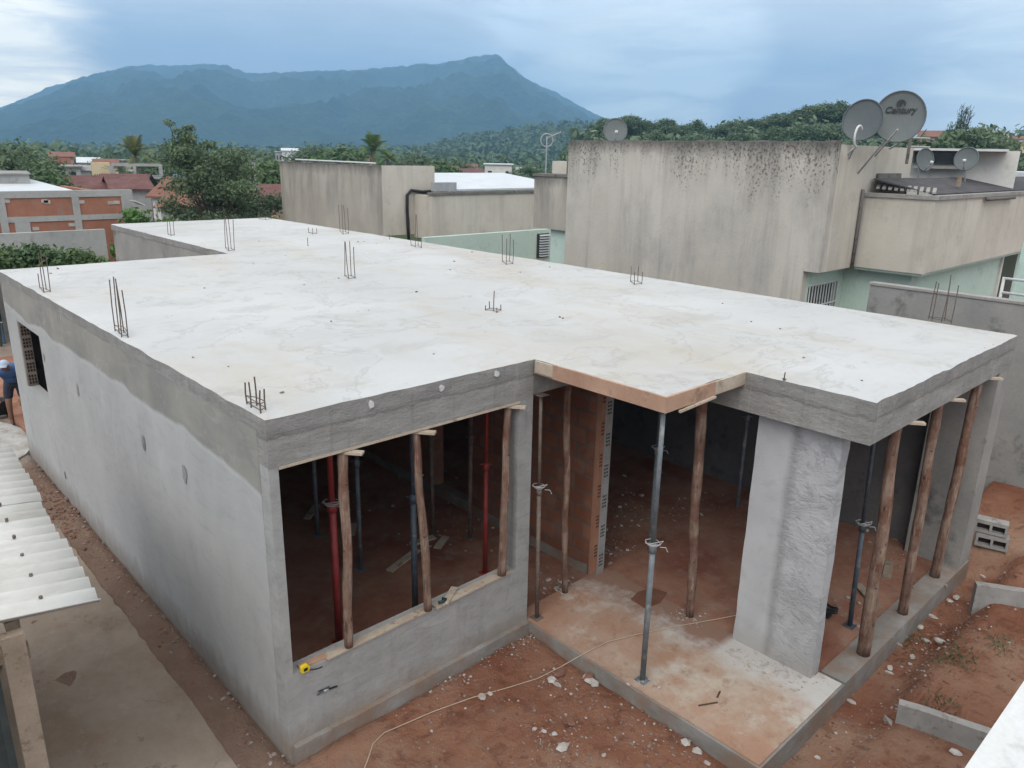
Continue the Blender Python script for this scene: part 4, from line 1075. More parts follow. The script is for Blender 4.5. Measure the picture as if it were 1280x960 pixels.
Eg = [(0, 1), (1, 2), (2, 3), (3, 4), (4, 5), (5, 6), (0, 7), (7, 8), (8, 9), (9, 10), (0, 11), (11, 12), (12, 13), (13, 14), (3, 15), (15, 16), (16, 17), (17, 18), (3, 19), (19, 20), (20, 21), (21, 22)]
Ra = [.115, .105, .11, .09, .055, .085, .075, .085, .058, .04, .035, .085, .058, .04, .035, .06, .045, .034, .03, .06, .045, .034, .03]
for sy, hb in ((1, 18), (-1, 22)):                 # five fingers on each hand
    hx, hy, hz = J[hb]
    for k in range(5):
        b0 = len(J); o_ = (k - 2) * .019
        L_ = (.05, .07, .075, .068, .055)[k]
        if k == 0: J += [(hx + .015, hy - sy * .035, hz + .005), (hx + .045, hy - sy * .05, hz - .02)]
        else: J += [(hx + .035, hy + o_ * sy, hz - .03), (hx + .04 + L_ * .35, hy + o_ * sy, hz - .03 - L_ * .9)]
        Eg += [(hb, b0), (b0, b0 + 1)]; Ra += [.010, .008]
body = skinmesh('body', J, Eg, Ra, 'skin', man)
skinmesh('shirt', [(.02, 0, .91), J[2], J[3], J[15], (.39, .21, 1.04), J[19], (.40, -.21, 1.04), (.475, 0, 1.26)], [(0, 1), (1, 2), (2, 3), (3, 4), (2, 5), (5, 6), (2, 7)], [.185, .18, .155, .10, .085, .10, .085, .085], 'blueshirt', man)
skinmesh('shorts', [J[0], (.06, 0, .96), J[7], (.04, .12, .52), J[11], (.115, -.12, .52)], [(0, 1), (0, 2), (2, 3), (0, 4), (4, 5)], [.15, .145, .10, .085, .10, .085], 'shorts', man)
skinmesh('shoe', [(-.09, .13, .045), (.02, .13, .05), (.13, .14, .04)], [(0, 1), (1, 2)], [.045, .05, .042], 'palebark', man)
skinmesh('shoe', [(.03, -.13, .045), (.14, -.13, .05), (.25, -.14, .04)], [(0, 1), (1, 2)], [.045, .05, .042], 'palebark', man)
cm = MB(); hc = Vector((.585, 0, 1.345))
for i in range(6):
    for k in range(14):
        ph = R(90) * i / 5; th = 2 * math.pi * k / 14; cm.v.append((hc.x + math.cos(th) * math.cos(ph) * .098, hc.y + math.sin(th) * math.cos(ph) * .092, hc.z + math.sin(ph) * .085))
cm.f = [(i * 14 + k, i * 14 + (k + 1) % 14, (i + 1) * 14 + (k + 1) % 14, (i + 1) * 14 + k) for i in range(5) for k in range(14)]
cm.obox((hc.x + .11, 0, hc.z - .005), (.06, 0, -.018), (0, .07, 0), (0, 0, .006))
co = cm.build('cap', 'capcloth', None, True, org=(0, 0, 0)); co.parent = man
fm = MB()
for ey in (-.032, .032): fm.chunk((.70, ey, 1.325), .011, rnd, 1.)
fe = fm.build('eyes', 'black', None, org=(0, 0, 0)); fe.parent = body
fm = MB().obox((.712, 0, 1.295), (.018, 0, 0), (0, .014, 0), (0, 0, .02)); fe = fm.build('nose', 'skin', None, True, org=(0, 0, 0)); fe.parent = body
q = un(2, 517, 'z', .03)
bk = thing('bucket', 'black builder bucket on the ground in front of the bending worker', 'bucket', (q.x, q.y, .03))
mb = MB(); nn = 20
for r_, z in ((.13, 0), (.17, .28), (.178, .285), (.165, .28), (.125, .02)): mb.v += [(q.x + r_ * math.cos(6.2832 * k / nn), q.y + r_ * math.sin(6.2832 * k / nn), .031 + z) for k in range(nn)]
mb.f = [(i * nn + k, i * nn + (k + 1) % nn, (i + 1) * nn + (k + 1) % nn, (i + 1) * nn + k) for i in range(4) for k in range(nn)] + [tuple(reversed(range(nn))), tuple(4 * nn + k for k in range(nn))]
mb.build('tub', 'black', bk, True)
MB().tube([(q.x + .17 * math.cos(a), q.y + .02, .30 + .10 * math.sin(a)) for a in [math.pi * k / 10 for k in range(11)]], .004, 6).build('handle', 'wire', bk, True)
# screen of dark green shade cloth behind the worker
q0 = at(-40, 470, 24); q1 = at(14, 470, 24); 
mb = MB().obox(((q0.x + q1.x) / 2, (q0.y + q1.y) / 2, 1.5), ((q1 - q0).x / 2, (q1 - q0).y / 2, 0), (.01, .012, 0), (0, 0, .9))
sc_ = mb.build('shade_cloth_fence', 'tarp', None, org=Vector((q0.x, q0.y, 0))); tag(sc_, 'dark green shade cloth screen behind the worker at the left edge', 'fence')
mb = MB().obox(((q0.x + q1.x) / 2, (q0.y + q1.y) / 2, .3), ((q1 - q0).x / 2, (q1 - q0).y / 2, 0), (.012, .014, 0), (0, 0, .299)); mb.build('lower_cloth', 'bluetarp', sc_)
mb = MB().tube([(q0.x, q0.y - .03, .62), (q1.x, q1.y - .03, .62)], .02, 6); mb.build('rail', 'white', sc_)

# ------------------------------------------------------------------ right-hand neighbour
NA = thing('stained_town_house', 'large beige house with black mildew stains and satellite dishes behind the roof slab', 'house', (11.2, 4, 0))
panel(MB(), PX, [1.36, 3.3, 5.3, 7.38], [-.1, 5.47], [], 11.2, 11.4).build('front_wall', 'neigh', NA)
mb = MB(); rg = random.Random(5); N = 40       # overhanging right strip
mb.box(11.201, 11.4, 1.062, 1.358, 3.2, 5.47); mb.build('wall_overhang', 'neigh', NA)
cp = MB()
for i in range(60):                            # chipped uneven top course
    y0 = 1.07 + i * (6.3 / 60); h_ = .015 + .03 * max(0, mnoise.noise(Vector((i * .9, 3, 0)))) + (.02 if i % 13 == 0 else 0)
    cp.box(11.21, 11.39, y0, y0 + 6.3 / 60 - .0, 5.471, 5.471 + h_)
cp.build('broken_coping', 'cap', NA)
MB().box(11.402, 14.7, 1.06, 1.26, 3.2, 5.44).build('return_wall', 'beige', NA)
MB().box(11.402, 14.6, 7.2, 7.379, -.1, 5.42).build('left_return_wall', 'neigh', NA)
MB().box(11.402, 14.6, 1.262, 7.198, 5.0, 5.12).build('flat_roof', 'cap', NA)
# green lower storey, window grille
yb_ = un(1170, 248, 'x', 12.6).y
panel(MB(), PY, [11.402, 12.95], [-.1, 3.199], [(11.50, 12.72, 2.1, 2.86)], 1.362, 1.52).build('lower_wall', 'mint', NA)
panel(MB(), PX, [yb_ + .45, 1.36], [-.1, 3.155], [], 12.952, 13.1).build('lower_wall', 'mint', NA)
panel(MB(), PY, [12.952, 26], [-.1, 3.155], [], yb_ + .30, yb_ + .449).build('lower_wall', 'mint', NA)
gw = MB().box(11.50, 12.72, 1.47, 1.50, 2.1, 2.86).build('window', 'window', NA)
gb = MB(); 
for i in range(11): x0 = 11.52 + i * .117; gb.tube([(x0, 1.34, 2.06), (x0, 1.34, 2.9)], .012, 6)
for z in (2.06, 2.48, 2.9): gb.tube([(11.47, 1.34, z), (12.74, 1.34, z)], .014, 6)
gb.build('window_grille', 'white', gw)
# projecting parapet box
XB = 12.6
c0 = un(1170, 248, 'x', XB); yb = c0.y
MB().box(XB, XB + .16, yb, 1.058, 3.21, 4.53).build('parapet_front', 'beige', NA)
MB().box(XB + .162, 26, yb + .002, yb + .16, 3.22, 4.53).build('parapet_side', 'beige', NA)
MB().box(XB + .05, 25.9, yb + .05, 1.05, 3.16, 3.219).build('parapet_soffit', 'mint', NA)
MB().box(XB - .04, XB + .2, yb - .04, 1.056, 4.531, 4.60).build('parapet_coping', 'block', NA)
MB().box(XB + .202, 26, yb - .042, yb + .2, 4.531, 4.601).build('parapet_coping', 'block', NA)
q = un(1089, 240, 'y', 1.04)
MB().tube([(12.50, 1.03, 4.66), (12.49, 1.02, 4.2), (12.50, 1.03, 3.2)], .035, 8).build('downpipe', 'cap', NA, True)
# dark tiled terrace cover with pale rafter ends
mb = MB()
mb.quad((12.82, yb + .12, 4.625), (26, yb + .12, 4.625), (26, 1.0, 4.86), (12.82, 1.0, 4.86)); mb.quad((12.82, yb + .12, 4.61), (12.82, 1.0, 4.83), (26, 1.0, 4.83), (26, yb + .12, 4.61))
mb.quad((12.82, yb + .12, 4.61), (26, yb + .12, 4.61), (26, yb + .12, 4.625), (12.82, yb + .12, 4.625)); mb.quad((12.82, 1.0, 4.83), (12.82, yb + .12, 4.61), (12.82, yb + .12, 4.625), (12.82, 1.0, 4.86))
to = mb.build('terrace_roof', 'darktile', NA)
for i in range(10):
    f = i / 9; yy = .92 - f * 1.0; MB().obox((12.90, yy, 4.72 - f * .04), (.11, .035, .035), (-.012, .028, 0), (0, 0, .014)).build('tile_end', 'block', to)
MB().obox((13.6, 1.03, 4.9), (.55, 0, 0), (0, .02, 0), (0, 0, .05)).build('terrace_flashing', 'cap', NA)
# smaller flush volume at its left
XL = 11.3
cl0, cl1 = un(668, 222, 'x', XL), un(712, 222, 'x', XL)
MB().box(XL, XL + 2.4, 7.385, cl0.y, 3.42, 4.66).build('side_volume', 'neigh2', NA)
MB().box(XL - .03, XL + 2.43, 7.386, cl0.y + .03, 4.661, 4.72).build('side_coping', 'cap', NA)
MB().box(XL + .6, XL + 2.3, 7.39, cl0.y - .02, 4.721, 5.02).build('tank_enclosure', 'beige', NA)
MB().box(XL + .15, XL + 2.4, 7.39, un(688, 310, 'x', XL + .15).y, -.1, 3.418).build('lower_wall', 'mint', NA)
MB().tube([(XL + .3, 7.75, 4.72), (XL + .3, 7.75, 5.12), (XL + .3, 7.5, 5.14)], .035, 6).build('vent_pipe', 'cap', NA)
# its wing running back, with a slatted window
# white railing and wall at the right edge
pr0 = un(1252, 352, 'x', 12.2)
rl = thing('balcony_railing', 'white tubular railing at the right edge above the boundary wall', 'railing', (12.2, -1.3, 0))
rm = MB()
ya, ybn = un(1250, 372, 'x', 12.0).y, un(1300, 372, 'x', 12.0).y
for z in (2.95, 3.15, 3.38): rm.tube([(12.0, ya, z), (12.0, ybn - 1, z)], .022, 8)
rm.build('rail', 'white', rl, True)
rm = MB()
for k in range(5): yy = ya + (ybn - 1 - ya) * k / 4; rm.tube([(12.0, yy, 2.2), (12.0, yy, 3.4)], .024, 8)
rm.build('post', 'white', rl, True)
q0, q1 = un(1247, 350, 'y', yb_ + .3), un(1264, 350, 'y', yb_ + .3)
dr = MB().box(q0.x, q1.x, yb_ + .27, yb_ + .298, .3, 3.1).build('door', 'window', NA)
MB().box(q0.x - .12, q0.x - .002, yb_ + .25, yb_ + .299, .3, 3.15).build('door_frame', 'offwhite', dr)
q0 = un(1273, 330, 'y', -1.6)
o = MB().box(q0.x, q0.x + .5, -2.6, -1.6, 0, 3.9).build('porch_pier', 'mint', None, org=Vector((q0.x, -2, 0))); tag(o, 'pale green pier at the far right edge beside the railing', 'pier')

# ------------------------------------------------------------------ left-hand neighbour, same kind of house further down the row
NB = thing('streaked_town_house', 'beige house with long dark rain streaks and a flat white roof beyond the slab', 'house', (11.2, 18, 0))
panel(MB(), PX, [15.4, 18, 21.7], [-.2, 4.72], [], 11.2, 11.4).build('front_wall', 'neigh2', NB)
MB().box(11.402, 13.45, 15.401, 15.6, 2.6, 4.74).build('return_wall', 'beige', NB)
MB().box(11.402, 13.4, 21.5, 21.699, 0, 4.7).build('far_return_wall', 'neigh2', NB)
MB().box(11.402, 13.4, 15.602, 21.49, 4.3, 4.45).build('flat_roof', 'cap', NB)
cp = MB()
for i in range(40): y0 = 15.42 + i * .156; cp.box(11.19, 11.41, y0, y0 + .156, 4.721, 4.745 + .02 * max(0, mnoise.noise(Vector((i * .8, 0, 0)))))
cp.build('coping', 'cap', NB)
MB().tube([(11.5, 15.9, 4.80), (11.6, 21.2, 4.82)], .03, 6).build('roof_pipe', 'white', NB)
YL = 14.44
MB().box(12.6, 12.76, YL, 15.398, 2.5, 3.86).build('parapet_front', 'beige', NB)
xr = un(670, 245, 'y', YL).x
MB().box(12.762, xr + 1.5, YL + .001, YL + .16, 2.52, 3.87).build('parapet_side', 'beige', NB)
MB().box(12.56, xr + 1.5, YL - .04, YL + .2, 3.871, 3.96).build('parapet_coping', 'cap', NB)
MB().box(12.7, xr + 1.4, YL + .05, 15.38, 2.42, 2.5).build('parapet_soffit', 'mint', NB)
MB().box(12.95, xr + 1.5, YL + .35, YL + .5, -.2, 2.418).build('lower_wall', 'mint', NB)
rfm = MB(); xa, xb_ = 13.7, xr + 2.5
rfm.quad((xa, YL + .5, 4.02), (xb_, YL + .5, 4.02), (xb_, YL + 4.5, 4.42), (xa, YL + 4.5, 4.42))
rfm.quad((xa, YL + .5, 3.96), (xa, YL + 4.5, 4.36), (xb_, YL + 4.5, 4.36), (xb_, YL + .5, 3.96)); rfm.quad((xa, YL + .5, 3.96), (xb_, YL + .5, 3.96), (xb_, YL + .5, 4.02), (xa, YL + .5, 4.02))
rfm.build('metal_roof', 'whitemetal', NB)
q = un(742 * .34375 + 300, 240, 'y', YL + .4); MB().box(q.x - .45, q.x + .4, YL + .25, YL + .49, 3.97, 4.25).build('roof_box', 'greymetal', NB)
hp = [un(px, py, 'y', 15.33) for px, py in ((541, 239), (528, 240), (514, 238), (509, 244), (509, 262), (510, 285), (511, 300))]
MB().tube(hp, .05, 8).build('black_hose', 'black', NB, True)
# slatted window and mint wall of the wing between the two houses
qa, qb = un(674, 310, 'y', 12.0), un(684, 310, 'y', 12.0)
WG = thing('garden_wing', 'pale green low wing with a slatted window between the two beige houses', 'house wing', (qa.x + .5, 12.2, 0))
MB().box(qa.x - 4.5, qa.x + 3.6, 12.0, 12.15, -.2, 2.9).build('wall', 'mint', WG)
wfm = MB().box(qa.x - .12, qb.x + .02, 11.96, 11.999, 2.02, 2.78).build('window_frame', 'window', WG)
lv = MB()
for k in range(9): lv.obox(((qa.x + qb.x) / 2 - .0, 11.93, 2.08 + k * .08), (.24, 0, 0), (0, .02, .02), (0, 0, .006))
lv.build('louvre', 'blind', wfm)

# ------------------------------------------------------------------ satellite dishes and aerials
def dish(c, aim, r, mat, label, arm=True, mast_to=None, text=None, spiral=False):
    c = Vector(c); aim = Vector(aim).normalized()
    o = thing('satellite_dish', label, 'satellite dish', c, 'satellite dishes on the neighbouring roofs')
    xax = Vector((0, 0, 1)).cross(aim).normalized(); yax = aim.cross(xax)
    P = lambda u, v, h: c + xax * u + yax * v + aim * h
    mb = MB(); nr, nn = 7, 36; dep = .16 * r
    for side, off in ((0, 0), (1, -.012)):
        b = len(mb.v)
        for i in range(nr + 1):
            rr = r * i / nr
            for k in range(nn): th = 2 * math.pi * k / nn; mb.v.append(tuple(P(rr * math.cos(th), rr * 1.06 * math.sin(th), dep * (i / nr) ** 2 + off)))
        for i in range(nr):
            for k in range(nn):
                f = (b + i * nn + k, b + i * nn + (k + 1) % nn, b + (i + 1) * nn + (k + 1) % nn, b + (i + 1) * nn + k)
                mb.f.append(tuple(reversed(f)) if not side else f)
    m_ = nr * nn; B = (nr + 1) * nn
    for k in range(nn): mb.f.append((m_ + k, m_ + (k + 1) % nn, B + m_ + (k + 1) % nn, B + m_ + k))
    rf = mb.build('reflector', mat, o, True)
    rm = MB().tube([P(r * math.cos(a), r * 1.06 * math.sin(a), dep) for a in [2 * math.pi * k / 36 for k in range(37)]], .012, 6, False); rm.build('rim', mat, rf, True)
    if arm:
        MB().tube([P(0, -r * .98, dep), P(0, -r * .75, r * .45), P(0, -r * .42, r * .95)], .014, 8).build('feed_arm', 'wire', o, True)
        MB().tube([P(0, -r * .48, r * .88), P(0, -r * .28, r * 1.0)], .035, 10).build('receiver', 'white', o, True)
    MB().tube([P(0, 0, -.02), P(0, 0, -.12)], .05, 8).build('bracket', 'greymetal', o, True)
    if mast_to is not None: MB().tube([P(0, 0, -.12), P(0, -.1, -.14).lerp(Vector(mast_to), .35), Vector(mast_to)], .016, 8).build('mast', 'greymetal', o, True)
    if text:
        cu = bpy.data.curves.new('lettering', 'FONT'); cu.body = text; cu.size = r * .36; cu.align_x = 'CENTER'; cu.shear = .25; cu.extrude = .002; cu.space_character = 1.0; cu.offset = .004
        to = bpy.data.objects.new('lettering', cu); COL.objects.link(to); to.parent = rf; cu.materials.append(M['lettering'])
        me_ = bpy.data.meshes.new_from_object(to); bpy.data.objects.remove(to); me_.materials.clear(); me_.materials.append(M['lettering'])
        to = bpy.data.objects.new('lettering', me_); COL.objects.link(to); to.parent = rf
        mx = Matrix((( xax.x, yax.x, aim.x, 0), (xax.y, yax.y, aim.y, 0), (xax.z, yax.z, aim.z, 0), (0, 0, 0, 1)))
        mx.translation = P(0, r * .18, dep * .52) - c; to.matrix_local = mx
        em = MB()    # round emblem: a ring open at the lower left with a hook inside
        for (rad, a0, a1, th, cx) in ((.15, -.5, 4.0, .032, 0), (.07, .4, 5.2, .030, .01)):
            pts = []
            for k in range(17):
                a = a0 + (a1 - a0) * k / 16; pts.append((cx * r + rad * r * math.cos(a), r * .54 + rad * r * math.sin(a)))
            for k in range(16):
                (ua, va), (ub, vb) = pts[k], pts[k + 1]; d = Vector((ub - ua, vb - va)).normalized(); nx_, ny_ = -d.y * th * r, d.x * th * r
                hh = dep * .62 + .006
                em.quad(P(ua - nx_, va - ny_, hh), P(ub - nx_, vb - ny_, hh), P(ub + nx_, vb + ny_, hh), P(ua + nx_, va + ny_, hh))
        em.build('emblem', 'lettering', rf)
    return o
def toward(p, dz=0, side=0):
    d = (CAM - Vector(p)); d.z = 0; d.normalize(); s = Vector((-d.y, d.x, 0)); return d + s * side + Vector((0, 0, dz))
p = un(1079, 151, 'y', .85)
dish(p, toward(p, .25, -.25), 20.5 / FPX * (p - CAM).length, 'dishdark', 'plain dark grey satellite dish left of the lettered one', False, (p.x + .1, 1.05, 5.2))
s1 = bpy.data.objects
p2 = un(1068, 172, 'y', .62); lp_ = []
for k in range(15): a = math.pi * (.2 + k / 14 * 1.25); lp_.append((p2.x + .14 * math.cos(a) + .1, .6, p2.z + .02 + .17 * math.sin(a)))
lp_ += [(p2.x + .25, .8, p2.z - .25), (p2.x + .75, 1.0, p2.z - .3)]
o = MB().tube(lp_, .018, 8).build('bent_pipe_arm', 'white', None, True, org=Vector(lp_[-1])); tag(o, 'white curved pipe bent in front of the plain dark dish', 'pipe')
p = un(1124, 147, 'y', .45)
big = dish(p, toward(p, .22, .05), 25 / FPX * (p - CAM).length, 'dish', 'large grey satellite dish lettered Century at the corner of the stained wall', False, (p.x + .05, 1.05, 4.95), 'Century')
r_ = 25 / FPX * (p - CAM).length
a0, a1 = un(1122, 162, 'y', -.05), un(1094, 195, 'y', .9)
MB().tube([a0, a1], .015, 8).build('feed_arm', 'wire', big, True)
MB().tube([un(1125, 172, 'y', .5), un(1122, 180, 'y', .6), un(1112, 186, 'y', 1.0)], .018, 8).build('support_pipe', 'greymetal', big, True)
p = un(769, 164, 'x', 11.5)
dish(p, toward(p, .3, .1), 13.5 / FPX * (p - CAM).length, 'dish', 'small grey satellite dish on the top of the stained wall at its left end', True, (p.x + .25, p.y, 5.3))
p = un(1155, 200, 'x', 15.6)
dish(p, toward(p, .25, .95), 11 / FPX * (p - CAM).length, 'dish', 'small satellite dish turned sideways right of the lettered dish', True, (p.x + .3, p.y + .1, 4.4))
p = un(1208, 199, 'x', 16.6)
dish(p, toward(p, .25, -.15), 11 / FPX * (p - CAM).length, 'dish', 'small round satellite dish furthest right on the white terrace wall', True, (p.x + .3, p.y, 4.3))
# yagi aerial
p = un(682, 222, 'x', 12.2); tp = un(683, 170, 'x', 12.2)
ya_ = thing('television_aerial', 'thin television aerial on a mast left of the stained wall', 'aerial', p)
MB().tube([(p.x, p.y, 4.7), (p.x, p.y, tp.z)], .018, 6).build('mast', 'greymetal', ya_)
e = un(701, 165, 'x', 12.6); MB().tube([(p.x, p.y, tp.z - .05), e], .016, 6).build('boom', 'greymetal', ya_)
el_ = MB(); s = Vector((.7, -.6, .1))
for k in range(8):
    f = .12 + k * .12; c = Vector((p.x, p.y, tp.z - .05)).lerp(e, f); v = Vector((-.35, -.3, .15)).normalized() * (.17 - .012 * k); el_.tube([c - v, c + v], .007, 5)
el_.build('element', 'greymetal', ya_)
ri = [Vector((p.x, p.y, tp.z - .1)) + Vector((-.12, .1, 0)) * math.cos(a) + Vector((0, 0, .16)) * math.sin(a) for a in [2 * math.pi * k / 14 for k in range(15)]]
MB().tube(ri, .012, 5).build('loop_element', 'greymetal', ya_)
# thin aerial masts by the lettered dish
p = un(1133, 205, 'x', 13.3); o = thing('aerial_mast', 'dark mast with pale horizontal rods right below the lettered dish', 'aerial', p)
tp = un(1137, 172, 'x', 13.3); MB().tube([p, (p.x, p.y, tp.z)], .03, 6).build('mast', 'cap', o)
mb = MB()
for pyy in (172, 183): a, b = un(1134, pyy, 'x', 13.3), un(1162, pyy + 1, 'x', 14.0); mb.tube([a, b], .018, 6)
mb.build('rod', 'wire', o)
MB().tube([un(1137, 178, 'x', 13.3), un(1150, 172, 'x', 13.8), un(1158, 162, 'x', 14.0)], .010, 5).build('cable', 'black', o)

# white terrace building and roofs behind on the right
def wbox(mb, px0, px1, py0, py1, d, dep):
    """box facing the camera between pixel columns at a horizontal distance; returns its base point"""
    a, b = at(px0, py0, d), at(px1, py0, d); zt = (a.z + b.z) / 2; zb = at((px0 + px1) / 2, py1, d).z
    v = (b - a); v.z = 0; w_ = v.length; v.normalize(); nrm = Vector((-v.y, v.x, 0))
    c = (a + b) / 2 + nrm * dep / 2
    mb.obox((c.x, c.y, (zt + zb) / 2), v * w_ / 2, nrm * dep / 2, (0, 0, (zt - zb) / 2)); return c, v, nrm, w_, zb, zt
def simple(name, label, cat, rects, org=None):
    o = thing(name, label, cat, at(rects[0][1], rects[0][4], rects[0][5]) if org is None else org)
    for nm, px0, px1, py0, py1, d, dep, mat in rects:
        mb = MB(); wbox(mb, px0, px1, py0, py1, d, dep); mb.build(nm, mat, o)
    return o
simple('terrace_building', 'white walled terrace building with a long dark opening behind the sideways dish', 'building', [
    ('wall', 1142, 1276, 188, 260, 21, 3, 'offwhite'), ('roof_edge', 1112, 1262, 185.5, 188.5, 20.4, 4, 'white'), ('dark_opening', 1144, 1200, 190, 204, 20.85, .1, 'window'), ('sill_beam', 1143, 1210, 207, 211, 20.7, .2, 'greywall'), ('brown_post', 1197, 1203, 220, 233, 18, .12, 'sawn')])
simple('shed_roof_house', 'low house with white sheet roof and dark band at the right edge', 'house', [
    ('wall', 1212, 1330, 222, 275, 27, 2.5, 'beige'), ('dark_eave', 1209, 1330, 222, 233, 26.6, .25, 'darktile'), ('roof_sheet', 1209, 1330, 215, 221.5, 26.7, 4, 'whitemetal')])
o = MB().tube([un(1120, 249, 'y', -.5), un(1134, 250, 'y', -.6), un(1180, 248, 'y', -.6)], .03, 6)
q = un(1234, 249, 'y', -.3); q2 = un(1268, 247, 'y', -.3)
tag(MB().tube([q, q2], .035, 8).build('drain_pipe', 'cap', None, True, org=q), 'short dark pipe lying along the beige parapet at the right', 'pipe')
q = un(1112, 205, 'y', .95)

# ------------------------------------------------------------------ trees
def leaves(mb, blobs, n, size, g, flat=.0, up=.35):
    tot = [max(.001, (b[3] * b[4] * b[5])) ** .67 for b in blobs]; cum = []; s = 0
    for v in tot: s += v; cum.append(s)
    for k in range(n):
        u = g.random() * s; i = 0
        while cum[i] < u: i += 1
        b = blobs[i]
        while True:
            d = Vector((g.uniform(-1, 1), g.uniform(-1, 1), g.uniform(-1, 1)))
            if .05 < d.length < 1: break
        d.normalize(); rr = g.random() ** .33 * g.uniform(.62, 1.28)
        p = Vector((b[0] + d.x * b[3] * rr, b[1] + d.y * b[4] * rr, b[2] + d.z * b[5] * rr))
        nrm = (d * .6 + Vector((g.gauss(0, .6), g.gauss(0, .6), g.gauss(0, .6) + up))).normalized()
        a = nrm.cross(Vector((g.gauss(0, 1), g.gauss(0, 1), g.gauss(0, 1)))).normalized(); c = nrm.cross(a)
        L = size * g.uniform(.6, 1.5); W = L * g.uniform(.4, .65)
        mb.quad(p - a * L, p - c * W, p + a * L, p + c * W)
def limb_tree(g, h, blobs, r, bend=.25):
    mb = MB(); top = Vector((g.uniform(-.2, .2) * h * .2, g.uniform(-.2, .2) * h * .2, h * .62))
    mid = top * .5 + Vector((g.uniform(-1, 1), g.uniform(-1, 1), 0)) * r * 2
    mb.tube([(0, 0, -.3), (0, 0, .2), mid, top], [r * 1.25, r, r * .75, r * .4], 8)
    for b in blobs:
        s = mid.lerp(top, g.uniform(-.2, 1)); e = Vector(b[:3]); m_ = s.lerp(e, .5) + Vector((0, 0, -bend * (e - s).length * .3))
        mb.tube([s, m_, e], [r * .38, r * .24, r * .08], 5)
    return mb
def crown(g, h, w, k, z0=.45, bs=.33):
    out = []
    for i in range(k):
        th = 6.283 * i / k * 2.4 + g.uniform(-.4, .4); f = math.sqrt((i + .5) / k)
        zz = h * (z0 + (1 - z0) * .86 * (1 - f * f * .75) * g.uniform(.75, 1.05)); q_ = w * bs * g.uniform(.7, 1.2)
        out.append((math.cos(th) * w * .5 * f * .85, math.sin(th) * w * .5 * f * .85, zz, q_, q_, q_ * g.uniform(.5, .8)))
    return out
def make_tree(name, label, cat, loc, h, w, k, n, size, leaf, seed, z0=.4, r=None, blobs=None, group=None, bark='rustwood', bs=.33):
    g = random.Random(seed); o = thing(name, label, cat, loc, group)
    bs = bs * .8
    bl = blobs if blobs is not None else crown(g, h, w, k, z0, bs)
    org = Vector((0, 0, 0))
    a = limb_tree(g, h, bl, r or h * .03).build('trunk', bark, None, org=org); a.parent = o
    mb = MB(); leaves(mb, bl, n, size, g); c = mb.build('crown', leaf, None, org=org); c.parent = o
    o['protoh'] = h
    return o
def ground_at(px, d): q = at(px, 300, d); return Vector((q.x, q.y, 0))
def top_h(px, py, d): return at(px, py, d).z
def place_copy(proto, px, py, d, label, wscale=1., z0=0., group=None):
    o = copy_tree(proto); q = ground_at(px, d); o.location = (q.x, q.y, z0)
    s = (top_h(px, py, d) - z0) / proto['protoh']; o.scale = (s * wscale, s * wscale, s); o.rotation_euler.z = rnd.uniform(0, 6.28)
    o['label'] = label
    if group: o['group'] = group
    elif 'group' in o: del o['group']
    return o

# the tall layered tree beyond the slab
d = 31; q = ground_at(272, d); sx = d / FPX * 1.02
vx = Vector((RT.x, RT.y, 0)).normalized(); vy = Vector((-vx.y, vx.x, 0)); g = random.Random(21); bl = []
for px, py, rx, rz in ((240, 155, 6, 4), (247, 160, 7, 4), (238, 164, 8, 4), (249, 168, 9, 5), (257, 173, 10, 5), (240, 174, 11, 6), (262, 181, 12, 5), (246, 178, 14, 12), (234, 184, 16, 9), (250, 192, 22, 10), (262, 190, 18, 10), (248, 205, 24, 12), (285, 200, 22, 12), (272, 215, 24, 14), (300, 218, 22, 14), (250, 232, 26, 14), (290, 238, 28, 15), (318, 236, 20, 14), (262, 255, 30, 16), (305, 258, 28, 15), (330, 255, 16, 14), (240, 268, 24, 13), (285, 274, 30, 14), (325, 272, 20, 12), (222, 258, 14, 12), (310, 196, 16, 9)):
    z = at(px, py, d).z; u = (px - 272) * sx; v = g.uniform(-1.1, 1.1)
    bl.append((vx.x * u + vy.x * v, vx.y * u + vy.y * v, z, rx * sx * 1.0, rx * sx * 1.0, rz * sx * .95))
make_tree('layered_tree', 'tall dark layered tree rising above the far left of the roof slab', 'tree', q, at(245, 165, d).z, 3, 0, 17000, .056, 'leaf_dark', 4, blobs=bl, r=.13)

proto_a = make_tree('broad_tree', 'dark rounded tree at the left behind the brick house', 'tree', ground_at(35, 62), top_h(35, 182, 62), 5.6, 26, 6500, .13, 'leaf_dark', 8, z0=.3)
proto_b = make_tree('broad_tree', 'mid green tree leaning out below the dark rounded tree at the left', 'tree', ground_at(58, 52), top_h(58, 204, 52), 4.2, 14, 4500, .14, 'leaf_mid', 9, z0=.2)
place_copy(proto_a, 2, 178, 50, 'dark tree cut by the left edge of the view', .8)
place_copy(proto_b, 14, 205, 56, 'pale bushy tree at the far left above the flat white roof', 1.1)
place_copy(proto_b, 101, 229, 60, 'low scrubby tree beside the old dark red tiled roof', 1.2)
place_copy(proto_a, 147, 194, 110, 'dark tree left of the yellowing palm', .9)
place_copy(proto_a, 303, 186, 62, 'big dark tree behind the layered tree', 1.5)
place_copy(proto_a, 215, 190, 70, 'dark tree between the palm and the layered tree', 1.1)
place_copy(proto_b, 338, 196, 52, 'green tree beside the utility pole', .9)
place_copy(proto_a, 335, 200, 75, 'dim tree right behind the utility pole', 1.0)
place_copy(proto_b, 428, 178, 90, 'bushy pale green tree above the streaked house roof', 1.3)
place_copy(proto_a, 400, 182, 120, 'distant tree left of the bushy pale one above the streaked house', 1.2)
place_copy(proto_a, 520, 192, 100, 'low dark tree right of the palm behind the streaked house', 1.2)
